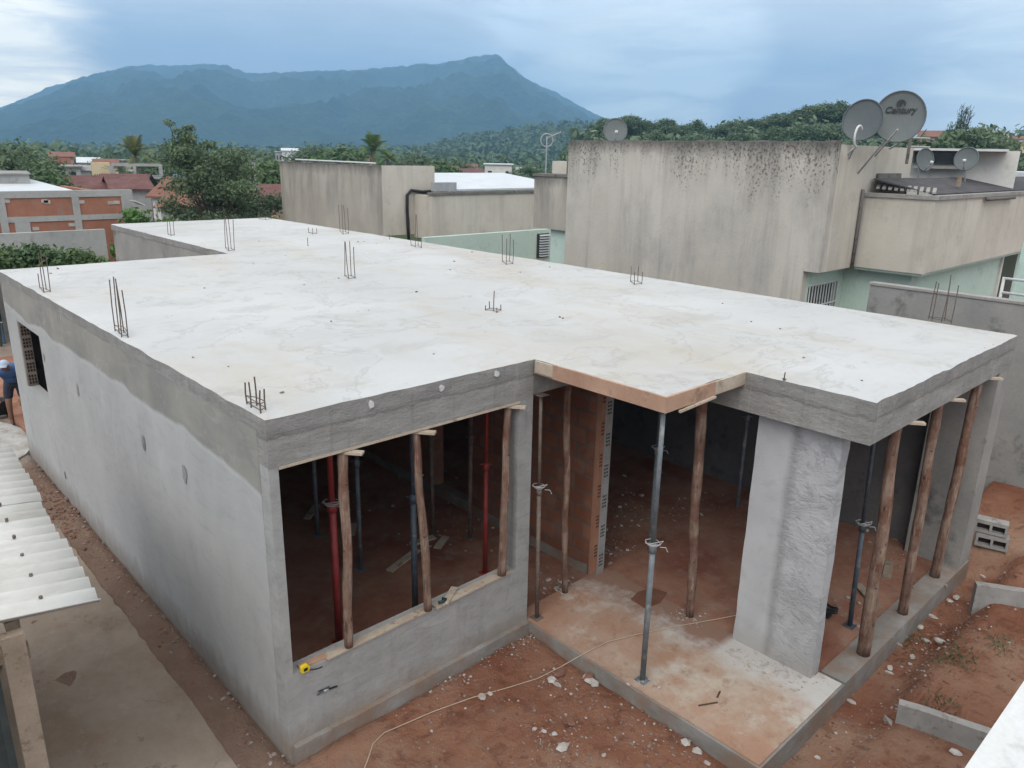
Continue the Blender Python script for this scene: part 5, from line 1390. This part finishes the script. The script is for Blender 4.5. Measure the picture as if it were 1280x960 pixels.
place_copy(proto_b, 548, 196, 80, 'green tree behind the white sheet roof at its left end', 1.1)
place_copy(proto_a, 575, 200, 110, 'dark tree among the roofs behind the white sheet roof', 1.2)
place_copy(proto_b, 608, 214, 70, 'tree behind the middle of the white sheet roof', 1.5)
place_copy(proto_a, 640, 216, 80, 'dark tree left of the television aerial', 1.5)
place_copy(proto_b, 660, 205, 130, 'small tree right behind the television aerial', 1.2)
bb = make_tree('bright_bush', 'bright green leafy bush beside the bare brick house', 'bush', ground_at(192, 27), top_h(190, 238, 27), 2.3, 12, 5000, .075, 'leaf_bright', 15, z0=.1)
place_copy(bb, 212, 252, 26, 'darker green bush between the bright bush and the slab', .9)
# palms
def palm(label, px, py, d, seed, n=17, fr=2.2, leaf='leaf_palm'):
    g = random.Random(seed); q = ground_at(px, d); h = top_h(px, py, d) - fr * .35; o = thing('palm_tree', label, 'palm tree', q, 'palms among the far houses')
    a = MB().tube([(0, 0, -.2), (.05, 0, h * .5), (.0, .05, h)], [.2, .15, .12], 8).build('trunk', 'palebark', None, org=(0, 0, 0)); a.parent = o
    mb = MB()
    for k in range(n):
        th = 6.283 * k / n + g.uniform(-.2, .2); e = g.uniform(.55, 1.4) if k % 4 else g.uniform(-.2, .5); L = fr * g.uniform(.8, 1.1)
        pts = []
        for i in range(9):
            f = i / 8; r_ = L * f * math.cos(e) * (1 - .1 * f); z = h + L * f * math.sin(e) - L * .52 * f * f * (.35 + .8 * math.cos(e)); pts.append(Vector((math.cos(th) * r_, math.sin(th) * r_, z)))
        s = Vector((-math.sin(th), math.cos(th), 0))
        for i in range(1, 9):
            for sg in (-1, 1):
                for j in range(3):
                    p = pts[i - 1].lerp(pts[i], j / 3); dirp = (pts[i] - pts[i - 1]).normalized(); L2 = fr * .26 * math.sin(min(1, (i + .5) / 8) * 2.6) + .08
                    tip = p + s * sg * L2 * .7 + dirp * L2 * .75 + Vector((0, 0, -L2 * .30)); wv = dirp * .028
                    mb.quad(p - wv, p + wv, tip + wv * .2, tip - wv * .2)
    c = mb.build('crown', leaf, None, org=(0, 0, 0)); c.parent = o
palm('yellowing palm among the roofs left of the layered tree', 181, 182, 66, 3, 20, 2.0)
palm('upright palm above the roof of the streaked house', 470, 177, 62, 5, 22, 1.9, 'leaf_mid')
palm('small palm seen low beside the upright palm above the streaked house', 487, 192, 70, 6, 14, 1.3, 'leaf_mid')
# wispy casuarina
g = random.Random(31); q = ground_at(1172, 92); h = top_h(1172, 131, 92)
ct = thing('casuarina_tree', 'thin wispy upright tree right of the lettered dish', 'tree', q)
tb, lb = MB(), MB(); tb.tube([(0, 0, -.2), (0, 0, h * .6)], [.2, .1], 7)
for k in range(22):
    a = g.uniform(0, 6.28); r_ = g.uniform(.1, 1.3) ; s = Vector((0, 0, h * g.uniform(.35, .62))); e = Vector((math.cos(a) * r_ * 1.05, math.sin(a) * r_ * 1.05, h * g.uniform(.72, 1.0)))
    tb.tube([s, s.lerp(e, .5) + Vector((math.cos(a), math.sin(a), 0)) * .2, e], [.05, .03, .01], 5)
    for j in range(150):
        f = g.random(); p = s.lerp(e, f) + Vector((g.gauss(0, .14), g.gauss(0, .14), g.gauss(0, .1))); u = (Vector((math.cos(a) * .3, math.sin(a) * .3, 1)) + Vector((g.gauss(0, .35), g.gauss(0, .35), 0))).normalized() * .26; wv = Vector((g.uniform(-1, 1), g.uniform(-1, 1), 0)).normalized() * .034
        lb.quad(p - wv, p + wv, p + u + wv * .4, p + u - wv * .4)
a = tb.build('trunk', 'rustwood', None, org=(0, 0, 0)); a.parent = ct; a = lb.build('crown', 'leaf_grey', None, org=(0, 0, 0)); a.parent = ct

# ------------------------------------------------------------------ hills, mountain
def interp(tab, x):
    if x <= tab[0][0]: return tab[0][1]
    for (a, b), (c, d) in zip(tab, tab[1:]):
        if x <= c: return b + (d - b) * (x - a) / (c - a)
    return tab[-1][1]
def ridge(name, mat, prof, px0, px1, stepx, D, depth0, depth1, nt, amp, seed, kind='structure', exp=1.0, fold=.0):
    """heightfield fanned out round the viewer: prof gives the crest as seen, D its distance, depth0/1 where its foot starts and ends"""
    mb = MB(); cols = []
    px = px0; i = 0
    while px <= px1:
        py = interp(prof, px); q = at(px, py, D); cols.append((q, px)); px += stepx
    nc = len(cols)
    ts = [j / nt for j in range(nt + 1)]
    for j, f in enumerate(ts):
        for q, px in cols:
            dirh = Vector((q.x - CAM.x, q.y - CAM.y, 0)).normalized()
            if f <= .72: u = f / .72; dist = depth0 + (D - depth0) * u; hh = u ** exp
            else: u = (f - .72) / .28; dist = D + (depth1 - D) * u; hh = 1 - u * u * (3 - 2 * u)
            p = CAM + dirh * dist
            top = max(q.z, 2.)
            rg_ = (abs(mnoise.fractal(Vector((p.x / D * 8, p.y / D * 8, seed)), 1., 2.1, 5)) * -2.0 + .55) * fold * top * math.sin(min(1, hh) * math.pi)
            z = top * hh + rg_ + amp * mnoise.fractal(Vector((p.x / amp / 6, p.y / amp / 6, seed)), .9, 2., 3) * (.3 + .7 * hh)
            mb.v.append((p.x, p.y, max(z, -2.)))
    for j in range(nt):
        for i in range(nc - 1): a = j * nc + i; mb.f.append((a, a + 1, a + nc + 1, a + nc))
    return tag(mb.build(name, mat, None, True), kind=kind)
def f_mount(t):
    p = t.pos()
    a = t.noise(p, .012, 8, .7); b = t.noise(p, .055, 6, .75); v = t.voro(p, .09)
    c = t.mix(t.rng(a, .35, .65), (.012, .034, .02), (.062, .095, .042))
    c = t.mix(t.rng(b, .35, .65, 0., .6), c, (.012, .03, .016))
    return c, t.bump(t.math('ADD', b, t.math('MULTIPLY', v, -.6)), 1., 14)
M['mountain'] = material('forested_mountain', f_mount, .95, .05)
def f_hill(t):
    p = t.pos()
    a = t.noise(p, .03, 8, .7); b = t.noise(p, .22, 6, .75)
    c = t.mix(t.rng(a, .35, .65), (.03, .06, .025), (.07, .10, .04))
    c = t.mix(t.rng(b, .35, .65, 0., .6), c, (.018, .036, .018))
    return c, t.bump(b, 1., 4)
M['hill'] = material('wooded_hill', f_hill, .95, .05)
MP = [(-400, 215), (-200, 190), (-60, 150), (0, 135), (20, 127), (40, 119), (65, 109), (90, 101), (115, 95), (140, 89), (160, 84), (185, 81), (215, 81), (240, 80), (262, 82), (280, 82), (292, 87), (305, 92), (330, 93), (360, 91), (400, 90), (440, 88), (480, 86), (520, 82), (545, 80), (565, 77), (580, 74), (595, 71), (607, 70), (620, 71), (630, 75), (640, 84), (652, 94), (670, 105), (690, 115), (712, 126), (735, 139), (760, 152), (800, 166), (850, 178), (950, 195), (1100, 205)]
ridge('mountain', 'mountain', MP, -330, 1090, 3.0, 2700, 1150, 2980, 60, 9, 2, exp=.85, fold=.26)
HP = [(380, 205), (480, 198), (540, 188), (570, 182), (600, 176), (640, 169), (670, 165), (700, 161), (730, 160), (760, 166), (800, 172), (900, 185)]
ridge('wooded_spur', 'hill', HP, 380, 900, 2.5, 640, 420, 900, 22, 3.2, 5)
HN = [(700, 190), (735, 172), (760, 166), (800, 168), (840, 172), (880, 173), (930, 168), (970, 160), (1010, 152), (1050, 152), (1090, 165), (1130, 182), (1180, 190)]
ridge('near_hill', 'hill', HN, 700, 1180, 2.0, 165, 95, 260, 24, .5, 9)
HF = [(980, 200), (1060, 186), (1120, 184), (1180, 180), (1240, 177), (1330, 172), (1420, 176), (1500, 190)]
ridge('far_settled_hill', 'hill', HF, 980, 1500, 3.0, 420, 260, 620, 20, 2, 13)
# forest on the spur and the near hill, too dense to count
g = random.Random(44)
def canopy(n, D0, D1, px0, px1, prof, D, depth0, size, leaf, per, name, label, exp=1.0):
    mb = MB()
    for k in range(n):
        px = g.uniform(px0, px1); f = g.random() ** .7; dist = depth0 + (D - depth0) * f; q = at(px, interp(prof, px), D)
        dirh = Vector((q.x - CAM.x, q.y - CAM.y, 0)).normalized(); p = CAM + dirh * dist; z = max(q.z, 2) * f ** exp
        s = size * g.uniform(.6, 1.3); leaves(mb, [(p.x, p.y, z + s * .5, s, s, s * .7)], per, s * .26, g)
    return tag(mb.build(name, leaf), label, 'forest', kind='stuff')
canopy(420, 0, 0, 400, 880, HP, 640, 420, 5.5, 'leaf_far', 60, 'spur_forest', 'hazy green forest covering the low spur at the foot of the mountain')
canopy(260, 0, 0, 720, 1150, HN, 165, 100, 2.2, 'leaf_dark', 110, 'hill_forest', 'dark green wood covering the hill behind the stained house')
canopy(300, 0, 0, 1000, 1480, HF, 420, 270, 4.0, 'leaf_far', 60, 'far_hill_forest', 'hazy trees between the houses on the far right hill')
mb = MB()
for k in range(620):
    px = g.uniform(-60, 780); dist = math.exp(g.uniform(math.log(190), math.log(1050))); q = ground_at(px, dist); s_ = g.uniform(1.6, 3.2) * (1 + dist / 700)
    leaves(mb, [(q.x, q.y, s_ * .6, s_ * 1.2, s_ * 1.2, s_ * .8)], 46, s_ * .28, g)
tag(mb.build('valley_trees', 'leaf_far'), 'low hazy tree cover between the far houses up to the mountain foot', 'forest', kind='stuff')
# individual trees standing on the near hill
kinds = [make_tree('hill_tree', 'rounded tree at the left end of the wooded hill beside the mountain foot', 'tree', ground_at(748, 150), 6.0, 6.0, 22, 4200, .17, 'leaf_dark', 51, z0=.35, group='trees along the wooded hilltop', bs=.26),
         make_tree('hill_tree', 'spreading tree with gaps on the hill left of the small dish', 'tree', ground_at(790, 150), 6.0, 7.4, 20, 3000, .17, 'leaf_dark', 52, z0=.55, group='trees along the wooded hilltop', bs=.22),
         make_tree('hill_tree', 'dense tree on the hill left of the small dish', 'tree', ground_at(760, 150), 6.0, 6.6, 24, 4600, .17, 'leaf_far', 53, z0=.3, group='trees along the wooded hilltop', bs=.26)]
spots = [(750, 146), (777, 143), (800, 151), (822, 147), (844, 155), (858, 150), (884, 158), (902, 151), (922, 149), (942, 148), (958, 141), (975, 138), (992, 131), (1010, 128), (1028, 127), (1046, 128), (1058, 136), (1090, 150), (910, 163), (860, 166), (955, 158), (990, 155), (1025, 152), (812, 165)]
names = ['first', 'second', 'third', 'fourth', 'fifth', 'sixth', 'seventh', 'eighth', 'ninth', 'tenth', 'eleventh', 'twelfth', 'thirteenth', 'fourteenth', 'fifteenth', 'sixteenth', 'seventeenth', 'eighteenth']
for i, (px, py) in enumerate(spots):
    D_ = 150 if i < 18 else 125
    base = at(px, interp(HN, px), 165).z * ((D_ - 95) / 70.); base = min(base, top_h(px, py, D_) - 2.5)
    lb = (names[i] + ' tree from the left along the skyline of the wooded hill') if i < 18 else (names[(18, 19, 20, 21, 22, 23).index(i)] + ' tree listed below the skyline')
    if i >= 18: lb = {18: 'lower tree on the hill slope right above the middle of the stained wall', 19: 'lower tree on the hill slope below the gap in the skyline', 20: 'lower tree on the slope under the start of the tall crowns', 21: 'lower tree on the slope under the tallest crowns', 22: 'lower tree on the slope left of the plain dark dish', 23: 'lower tree on the slope right of the small dish'}[i]
    kp = kinds[i % 3]
    if i < 3: o = kp; q = ground_at(px, D_); o.location = (q.x, q.y, base); s = (top_h(px, py, D_) - base) / 6.0; o.scale = (s, s, s); o['label'] = lb
    else: place_copy(kp, px, py, D_, lb, 1.15, base, 'trees along the wooded hilltop')
place_copy(kinds[0], 1196, 152, 80, 'round dark tree right of the wispy tree', 1.0)
place_copy(kinds[2], 1150, 173, 70, 'dark bushy tree behind the mast of the lettered dish', 1.6)
place_copy(kinds[2], 1228, 188, 85, 'low green tree in front of the cream hill houses', 1.5)
place_copy(kinds[0], 1262, 190, 95, 'low green tree at the far right below the hill houses', 1.4)
place_copy(kinds[2], 1180, 181, 85, 'low dark tree under the round dark tree', 1.6)

# ------------------------------------------------------------------ town
def town_house(label, px0, px1, py, d, dep, wall, roof=None, rise=0., wins=(), yaw=0., name='town_house', cat='house', over=.25, zb=-.2):
    a, b = at(px0, py, d), at(px1, py, d); c0 = (a + b) / 2; base = Vector((c0.x, c0.y, 0))
    o = thing(name, label, cat, base)
    v = b - a; v.z = 0; W = v.length / 2; v.normalize(); v.rotate(Matrix.Rotation(yaw, 3, 'Z')) if yaw else None
    nrm = Vector((-v.y, v.x, 0)); c = c0 + nrm * dep / 2; zt = c0.z - rise
    fn = lambda u, z, t_: tuple(Vector((c0.x, c0.y, 0)) + v * u + nrm * t_ + Vector((0, 0, z)))
    holes = [(-W + 2 * W * w0, -W + 2 * W * w1, zt - h0, zt - h1) for w0, w1, h0, h1 in wins]
    mb = panel(MB(), fn, [-W, W], [zb, zt], holes, 0, .15)
    mb.quad(fn(-W, zb, .15), fn(-W, zt, .15), fn(-W, zt, dep), fn(-W, zb, dep)); mb.quad(fn(W, zb, .15), fn(W, zb, dep), fn(W, zt, dep), fn(W, zt, .15)); mb.quad(fn(-W, zb, dep), fn(-W, zt, dep), fn(W, zt, dep), fn(W, zb, dep))
    mb.build('wall', wall, o)
    for h in holes:
        wm = MB(); wm.quad(fn(h[0], h[2], .1), fn(h[1], h[2], .1), fn(h[1], h[3], .1), fn(h[0], h[3], .1)); wm.build('window', 'window', o)
    if roof:
        rm = MB(); e = over
        if rise > .05:   # gable with ridge along the front
            A, B = fn(-W - e, zt - .02, -e), fn(W + e, zt - .02, -e); Cc, Dd = fn(W + e, zt + rise, dep / 2), fn(-W - e, zt + rise, dep / 2); Ee, Ff = fn(W + e, zt - .02, dep + e), fn(-W - e, zt - .02, dep + e)
            for sgn in (0., -.08):
                k = lambda p: (p[0], p[1], p[2] + sgn)
                rm.quad(k(A), k(B), k(Cc), k(Dd)); rm.quad(k(Dd), k(Cc), k(Ee), k(Ff))
            rm.quad(A, (A[0], A[1], A[2] - .08), (B[0], B[1], B[2] - .08), B)
            mb2 = MB(); mb2.quad(fn(-W, zt, .01), fn(-W, zt + rise, dep / 2), fn(-W, zt, dep)); mb2.quad(fn(W, zt, .01), fn(W, zt, dep), fn(W, zt + rise, dep / 2)); mb2.build('gable', wall, o)
        else:
            cc = Vector((c0.x, c0.y, 0)) + nrm * dep / 2; rm.obox((cc.x, cc.y, zt + .06), v * (W + e), nrm * (dep / 2 + e), (0, 0, .058))
        rm.build('roof', roof, o)
    return o
W3 = ((.12, .26, 1.9, .9), (.42, .58, 1.9, .9), (.74, .88, 1.9, .9))
town_house('pink storeyed house with brick band far behind the dark red roofs', 62, 91, 190, 110, 8, 'pink', 'roofred', .5, W3)
town_house('bare brick storey in front of the pink house', 61, 88, 198, 100, 6, 'brickfar', None, 0, ((.1, .3, 1.5, .5), (.6, .8, 1.5, .5)))
town_house('white house with a curved pale roof left of the yellow house', 97, 128, 197, 120, 8, 'offwhite', 'whitemetal', .6, W3)
town_house('small grey building with dark openings below the pink house', 70, 100, 209, 80, 5, 'greywall', 'roofgrey', 0, ((.2, .35, 1.2, .4), (.55, .8, 1.2, .4)))
town_house('yellow ochre house with small openings in front of the dark tree', 113, 137, 204, 68, 5, 'cream', None, 0, ((.14, .19, 1.0, .8), (.25, .30, 1.0, .8), (.36, .41, 1.0, .8), (.58, .63, 1.0, .8)))
town_house('old low house with long dark red tiled roof at the left', 62, 134, 221, 58, 6, 'greywall', 'roofdark', .9, (), .15)
town_house('old house with weathered purple brown roof right of the long dark red one', 116, 172, 219, 52, 6, 'greywall', 'roofdark', .95, (), -.2)
town_house('orange tiled house left of the layered tree', 186, 225, 223, 46, 6, 'offwhite', 'roofred', .9, ((.5, .6, 1.3, .6),), -.35)
town_house('second orange tiled roof lower and nearer beside the bright bush', 196, 250, 236, 40, 5, 'greywall', 'roofred', .8, (), -.35)
town_house('small pale blue building squeezed between orange roofs and the layered tree', 221, 240, 219, 55, 4, 'whitemetal', 'bluetarp', .2, (), 0)
town_house('blue white two storey house on the skyline left of the streaked house', 352, 372, 185, 210, 10, 'offwhite', 'whitemetal', .6, ((.1, .4, 3, 1.6), (.55, .9, 3, 1.6)))
town_house('grey low house left of the blue white skyline house', 344, 356, 190, 215, 10, 'greywall', 'whitemetal', 0, W3)
town_house('beige low house right of the blue white skyline house', 380, 404, 189, 200, 10, 'offwhite', 'roofred', .8, W3)
town_house('yellow house behind the white sheet roof', 543, 572, 208, 95, 7, 'cream', 'roofred', .5, W3)
town_house('white flat house behind the right end of the white sheet roof', 606, 640, 206, 120, 8, 'offwhite', 'whitemetal', 0, W3)
town_house('small white house in front of the flat one behind the sheet roof', 616, 632, 214, 95, 5, 'offwhite', None, 0, ((.3, .7, 1.3, .4),))
town_house('red roofed pink house between the wispy tree and the dish', 1150, 1186, 162, 140, 8, 'pink', 'roofred', 1.0, W3)
town_house('cream house on the right hill with a flat parapet', 1205, 1242, 171, 190, 9, 'cream', 'roofgrey', 0, W3, zb=2)
town_house('white house highest on the right hill', 1236, 1262, 166, 240, 9, 'offwhite', 'roofgrey', 0, W3, zb=2)
town_house('white house at the right edge of the hill', 1264, 1300, 169, 210, 9, 'offwhite', 'roofred', .8, W3, zb=2)
town_house('cream house half hidden below the white hill house', 1246, 1285, 176, 160, 8, 'cream', 'roofred', .6, W3, zb=0)
town_house('long low brown roof in front of the concrete frame', 140, 186, 222, 50, 5, 'greywall', 'roofdark', .6, (), .1)
town_house('pale gable house with grey roof between the frame and the yellow palm', 160, 182, 205, 88, 6, 'offwhite', 'roofgrey', .7, W3)
town_house('reddish tiled house peeping over the yellow house', 118, 146, 199, 100, 6, 'cream', 'roofred', .7, ())
town_house('grey flat house at the foot of the dark rounded tree', 40, 66, 210, 75, 5, 'greywall', 'roofgrey', 0, W3)
town_house('small whitish house between the pink house and the yellow house', 90, 112, 207, 84, 5, 'offwhite', 'roofgrey', .4, W3)
town_house('brown tiled shed below the utility pole crossarm', 318, 352, 232, 42, 4, 'sawn', 'roofdark', .5, ())
town_house('terracotta roofed house far behind the palm of the streaked house', 440, 466, 196, 150, 8, 'cream', 'roofred', .8, W3)
town_house('low ochre house right of the yellow one behind the sheet roof', 574, 602, 211, 105, 6, 'cream', 'roofdark', .4, W3)
town_house('whitewashed house under the aerial boom', 646, 668, 209, 130, 7, 'offwhite', 'roofgrey', .4, W3)
for a_ in (('little white house with grey roof left of the pink storeyed house', 44, 60, 203, 120, 6, 'offwhite', 'roofgrey', .5, W3),
           ('salmon coloured house right of the white curved roof house', 128, 146, 200, 135, 7, 'pink', 'roofred', .6, W3),
           ('pale house with tiled roof between the frame and the layered tree', 196, 214, 204, 100, 6, 'offwhite', 'roofred', .7, W3),
           ('cream house peeping left of the streaked house above the brown shed', 326, 346, 212, 75, 5, 'cream', 'roofred', .6, W3),
           ('whitish house among the trees left of the pale green wing', 575, 596, 205, 160, 8, 'offwhite', 'roofred', .9, W3),
           ('grey block with water tank roof right of the salmon house', 148, 162, 201, 125, 6, 'greywall', 'roofgrey', 0, W3)):
    town_house(*a_)
g = random.Random(77)
for px, py, dd, lb in ((70, 206, 260, 'tiny pale house in the valley left of the pink house'), (143, 186, 900, 'white speck of a house low on the mountain left flank'), (160, 186, 500, 'tiny white house above the palm at the mountain foot'), (268, 165, 1300, 'tiny white building on the mountain slope right of the layered tree'), (365, 158, 1400, 'tiny white building on the slope above the blue white house')):
    q = at(px, py + 1.5, dd); w_ = dd * 2.0 / FPX * (1.2 if dd > 600 else 3)
    o = thing('valley_house', lb, 'house', (q.x, q.y, q.z - w_))
    mb = MB().obox((q.x, q.y, q.z - w_ * .5), (w_, 0, 0), (0, w_, 0), (0, 0, w_ * .5)); mb.build('wall', 'white', o)
    mb = MB(); mb.quad((q.x - w_ * 1.1, q.y - w_ * 1.1, q.z + .02), (q.x + w_ * 1.1, q.y - w_ * 1.1, q.z + .02), (q.x + w_ * 1.1, q.y, q.z + w_ * .4), (q.x - w_ * 1.1, q.y, q.z + w_ * .4)); mb.quad((q.x - w_ * 1.1, q.y, q.z + w_ * .4), (q.x + w_ * 1.1, q.y, q.z + w_ * .4), (q.x + w_ * 1.1, q.y + w_ * 1.1, q.z + .02), (q.x - w_ * 1.1, q.y + w_ * 1.1, q.z + .02)); mb.build('roof', 'roofgrey', o)
# open concrete frame
a = at(138, 205, 62); b = at(203, 208, 62); v = (b - a); v.z = 0; L = v.length; v.normalize(); nr_ = Vector((-v.y, v.x, 0))
cf = thing('concrete_frame', 'bare concrete post and beam frame right of the yellow house', 'building frame', (a.x, a.y, 0))
zt = (a.z + b.z) / 2
for row in (0, 3.2):
    for z in (zt, zt - .85):
        c = a + v * L / 2 + nr_ * row; MB().obox((c.x, c.y, z), v * L / 2, nr_ * .07, (0, 0, .07)).build('beam', 'greywall', cf)
    for k in (0, .45, .97):
        c = a + v * L * k + nr_ * (row + .001); MB().obox((c.x, c.y, (zt - .08) / 2), v * .09, nr_ * .09, (0, 0, (zt - .08) / 2)).build('column', 'greywall', cf)
# utility pole with crossarm and wires
q = ground_at(324, 36); zt = top_h(324, 203, 36); up_ = thing('utility_pole', 'pale utility pole with wires beside the layered tree', 'utility pole', q)
MB().tube([(q.x, q.y, 0), (q.x, q.y, zt)], [.10, .07], 10).build('pole', 'greywall', up_)
MB().obox((q.x, q.y, zt - .35), vx * .22, vy * .03, (0, 0, .035)).build('crossarm', 'greywall', up_)
wm = MB()
for k, (ex, ey, ed) in enumerate(((120, 207, 70), (118, 203, 72), (560, 212, 60))):
    e = at(ex, ey, ed); s = Vector((q.x, q.y, zt - .3)) + vx * (.2 - .2 * k); pts = []
    for i in range(15): f = i / 14; p = s.lerp(e, f); p.z -= 1.1 * 4 * f * (1 - f) * .5; pts.append(p)
    wm.tube(pts, .012, 4)
wm.build('wire', 'black', up_)
q = ground_at(200, 30); 
tag(MB().tube([(q.x, q.y, 0), (q.x, q.y, top_h(200, 252, 30))], .035, 8).build('thin_post', 'greywall', None, org=q), 'thin pale post at the foot of the layered tree', 'post')

# ------------------------------------------------------------------ bare brick house on the left
YH = 22.0
a, b = un(-60, 254, 'y', YH), un(165, 238, 'y', YH)
bh = thing('bare_brick_house', 'unplastered orange brick house with grey concrete frame and flat white roof', 'house', (b.x - 3, YH, 0))
x1 = b.x; x0 = a.x - 2
MB().box(x0, x1 - .02, YH + .03, YH + .2, -.2, 3.6).build('brick_wall', 'brickfar', bh)
MB().box(x1 - .2, x1 - .021, YH + .205, YH + 8, -.2, 3.6).build('side_wall', 'brickfar', bh)
MB().box(x0, x1, YH, YH + .24, 3.60, 3.80).build('top_beam', 'greywall', bh)
MB().box(x0, x1 - .3, YH + .002, YH + .03, 2.89, 3.05).build('middle_beam', 'greywall', bh)
for px in (-10, 4, 97):
    q = un(px, 270, 'y', YH); MB().box(q.x - .10, q.x + .10, YH - .004, YH + .028, -.1, 3.598).build('column', 'greywall', bh)
MB().box(x1 - .36, x1 + .002, YH - .006, YH + .26, -.1, 3.597).build('column', 'greywall', bh)
q = un(29, 285, 'y', YH); MB().box(q.x - .2, q.x + .2, YH + .001, YH + .029, 2.3, 2.888).build('patched_panel', 'greywall', bh)
rq = MB(); rq.quad((x0, YH + .3, 3.72), (x1 - 1.4, YH + .3, 3.72), (x1 - 1.6, YH + 8, 3.98), (x0, YH + 8, 3.98)); rq.quad((x0, YH + .3, 3.66), (x0, YH + 8, 3.92), (x1 - 1.6, YH + 8, 3.92), (x1 - 1.4, YH + .3, 3.66)); rq.build('roof', 'whitemetal', bh)
for px, py in ((8, 251.5), (56, 251.5), (59, 252.5), (102, 252.5), (139, 253.5), (146, 253), (90, 281), (45, 286)):
    q = un(px, py, 'y', YH); MB().box(q.x - .09, q.x + .09, YH + .012, YH + .035, q.z - .05, q.z + .05).build('broken_patch', 'stone', bh)
o = simple('flat_roof_hut', 'plain pale flat roofed hut behind the white roof at the left edge', 'building', [('wall', -60, 36, 218, 250, 32, 3, 'greywall'), ('roof', -62, 38, 216.5, 218, 31.9, 3.2, 'roofgrey')])
q = un(178, 256, 'y', 21.4); q2 = un(166, 251, 'y', 21.4)
tag(MB().obox((q + q2) / 2, (q - q2) / 2, (0, .3, 0), (0, 0, .02)).build('loose_roof_sheet', 'whitemetal', None, org=q), 'loose white sheet sticking out beside the bright bush', 'sheet')
# garden wall in front of it with a creeper
YG = 19.0
a, b = un(-60, 293, 'y', YG), un(131, 287, 'y', YG)
o = MB().box(a.x - 2, b.x, YG, YG + .16, -.2, 2.86).build('garden_wall', 'greywall', None, org=Vector((b.x, YG, 0))); tag(o, 'grey rendered garden wall in front of the bare brick house', 'wall')
q0, q1 = un(-30, 318, 'y', 17.6), un(128, 325, 'y', 17.6); g = random.Random(9)
cr = thing('creeper_hedge', 'leafy green creeper heaped along the garden wall behind the slab', 'hedge', ((q0.x + q1.x) / 2, 17.8, 0))
bl = []
for k in range(22):
    f = k / 21; p = q0.lerp(q1, f); bl.append((p.x, 17.9 + g.uniform(-.3, .4), p.z + g.uniform(-.25, .08) - .5 * max(0, f - .8), .42, .4, .30))
mb = MB(); leaves(mb, bl, 6500, .06, g, up=.8); mb.build('foliage', 'leaf_mid', cr)
sm_ = MB()
for b_ in bl[::2]: sm_.tube([(b_[0], 18.2, -.1), (b_[0] + .1, 18.1, b_[2] * .6), b_[:3]], [.03, .025, .01], 5)
sm_.build('stem', 'rustwood', cr)
# the yard left of the house beyond the path: a low rubble wall so the gap behind is not empty
g = random.Random(12)
# ------------------------------------------------------------------ haze
hz = bpy.data.materials.new('haze_air'); hz.use_nodes = True; t = NT(hz.node_tree)
t.n.remove(t.n['Principled BSDF']); pv = t.new('ShaderNodeVolumePrincipled'); pv.inputs['Color'].default_value = (.33, .64, 1.0, 1); pv.inputs['Density'].default_value = .00047; pv.inputs['Anisotropy'].default_value = 0.
t.l.new(pv.outputs[0], t.n['Material Output'].inputs['Volume'])
hb = MB().box(-1700, 3150, -400, 3250, -8, 385).build('haze', hz); tag(hb, 'thin blue haze in the air towards the mountain', 'haze', kind='stuff')
for o in list(bpy.data.objects):
    if 'protoh' in o: del o['protoh']
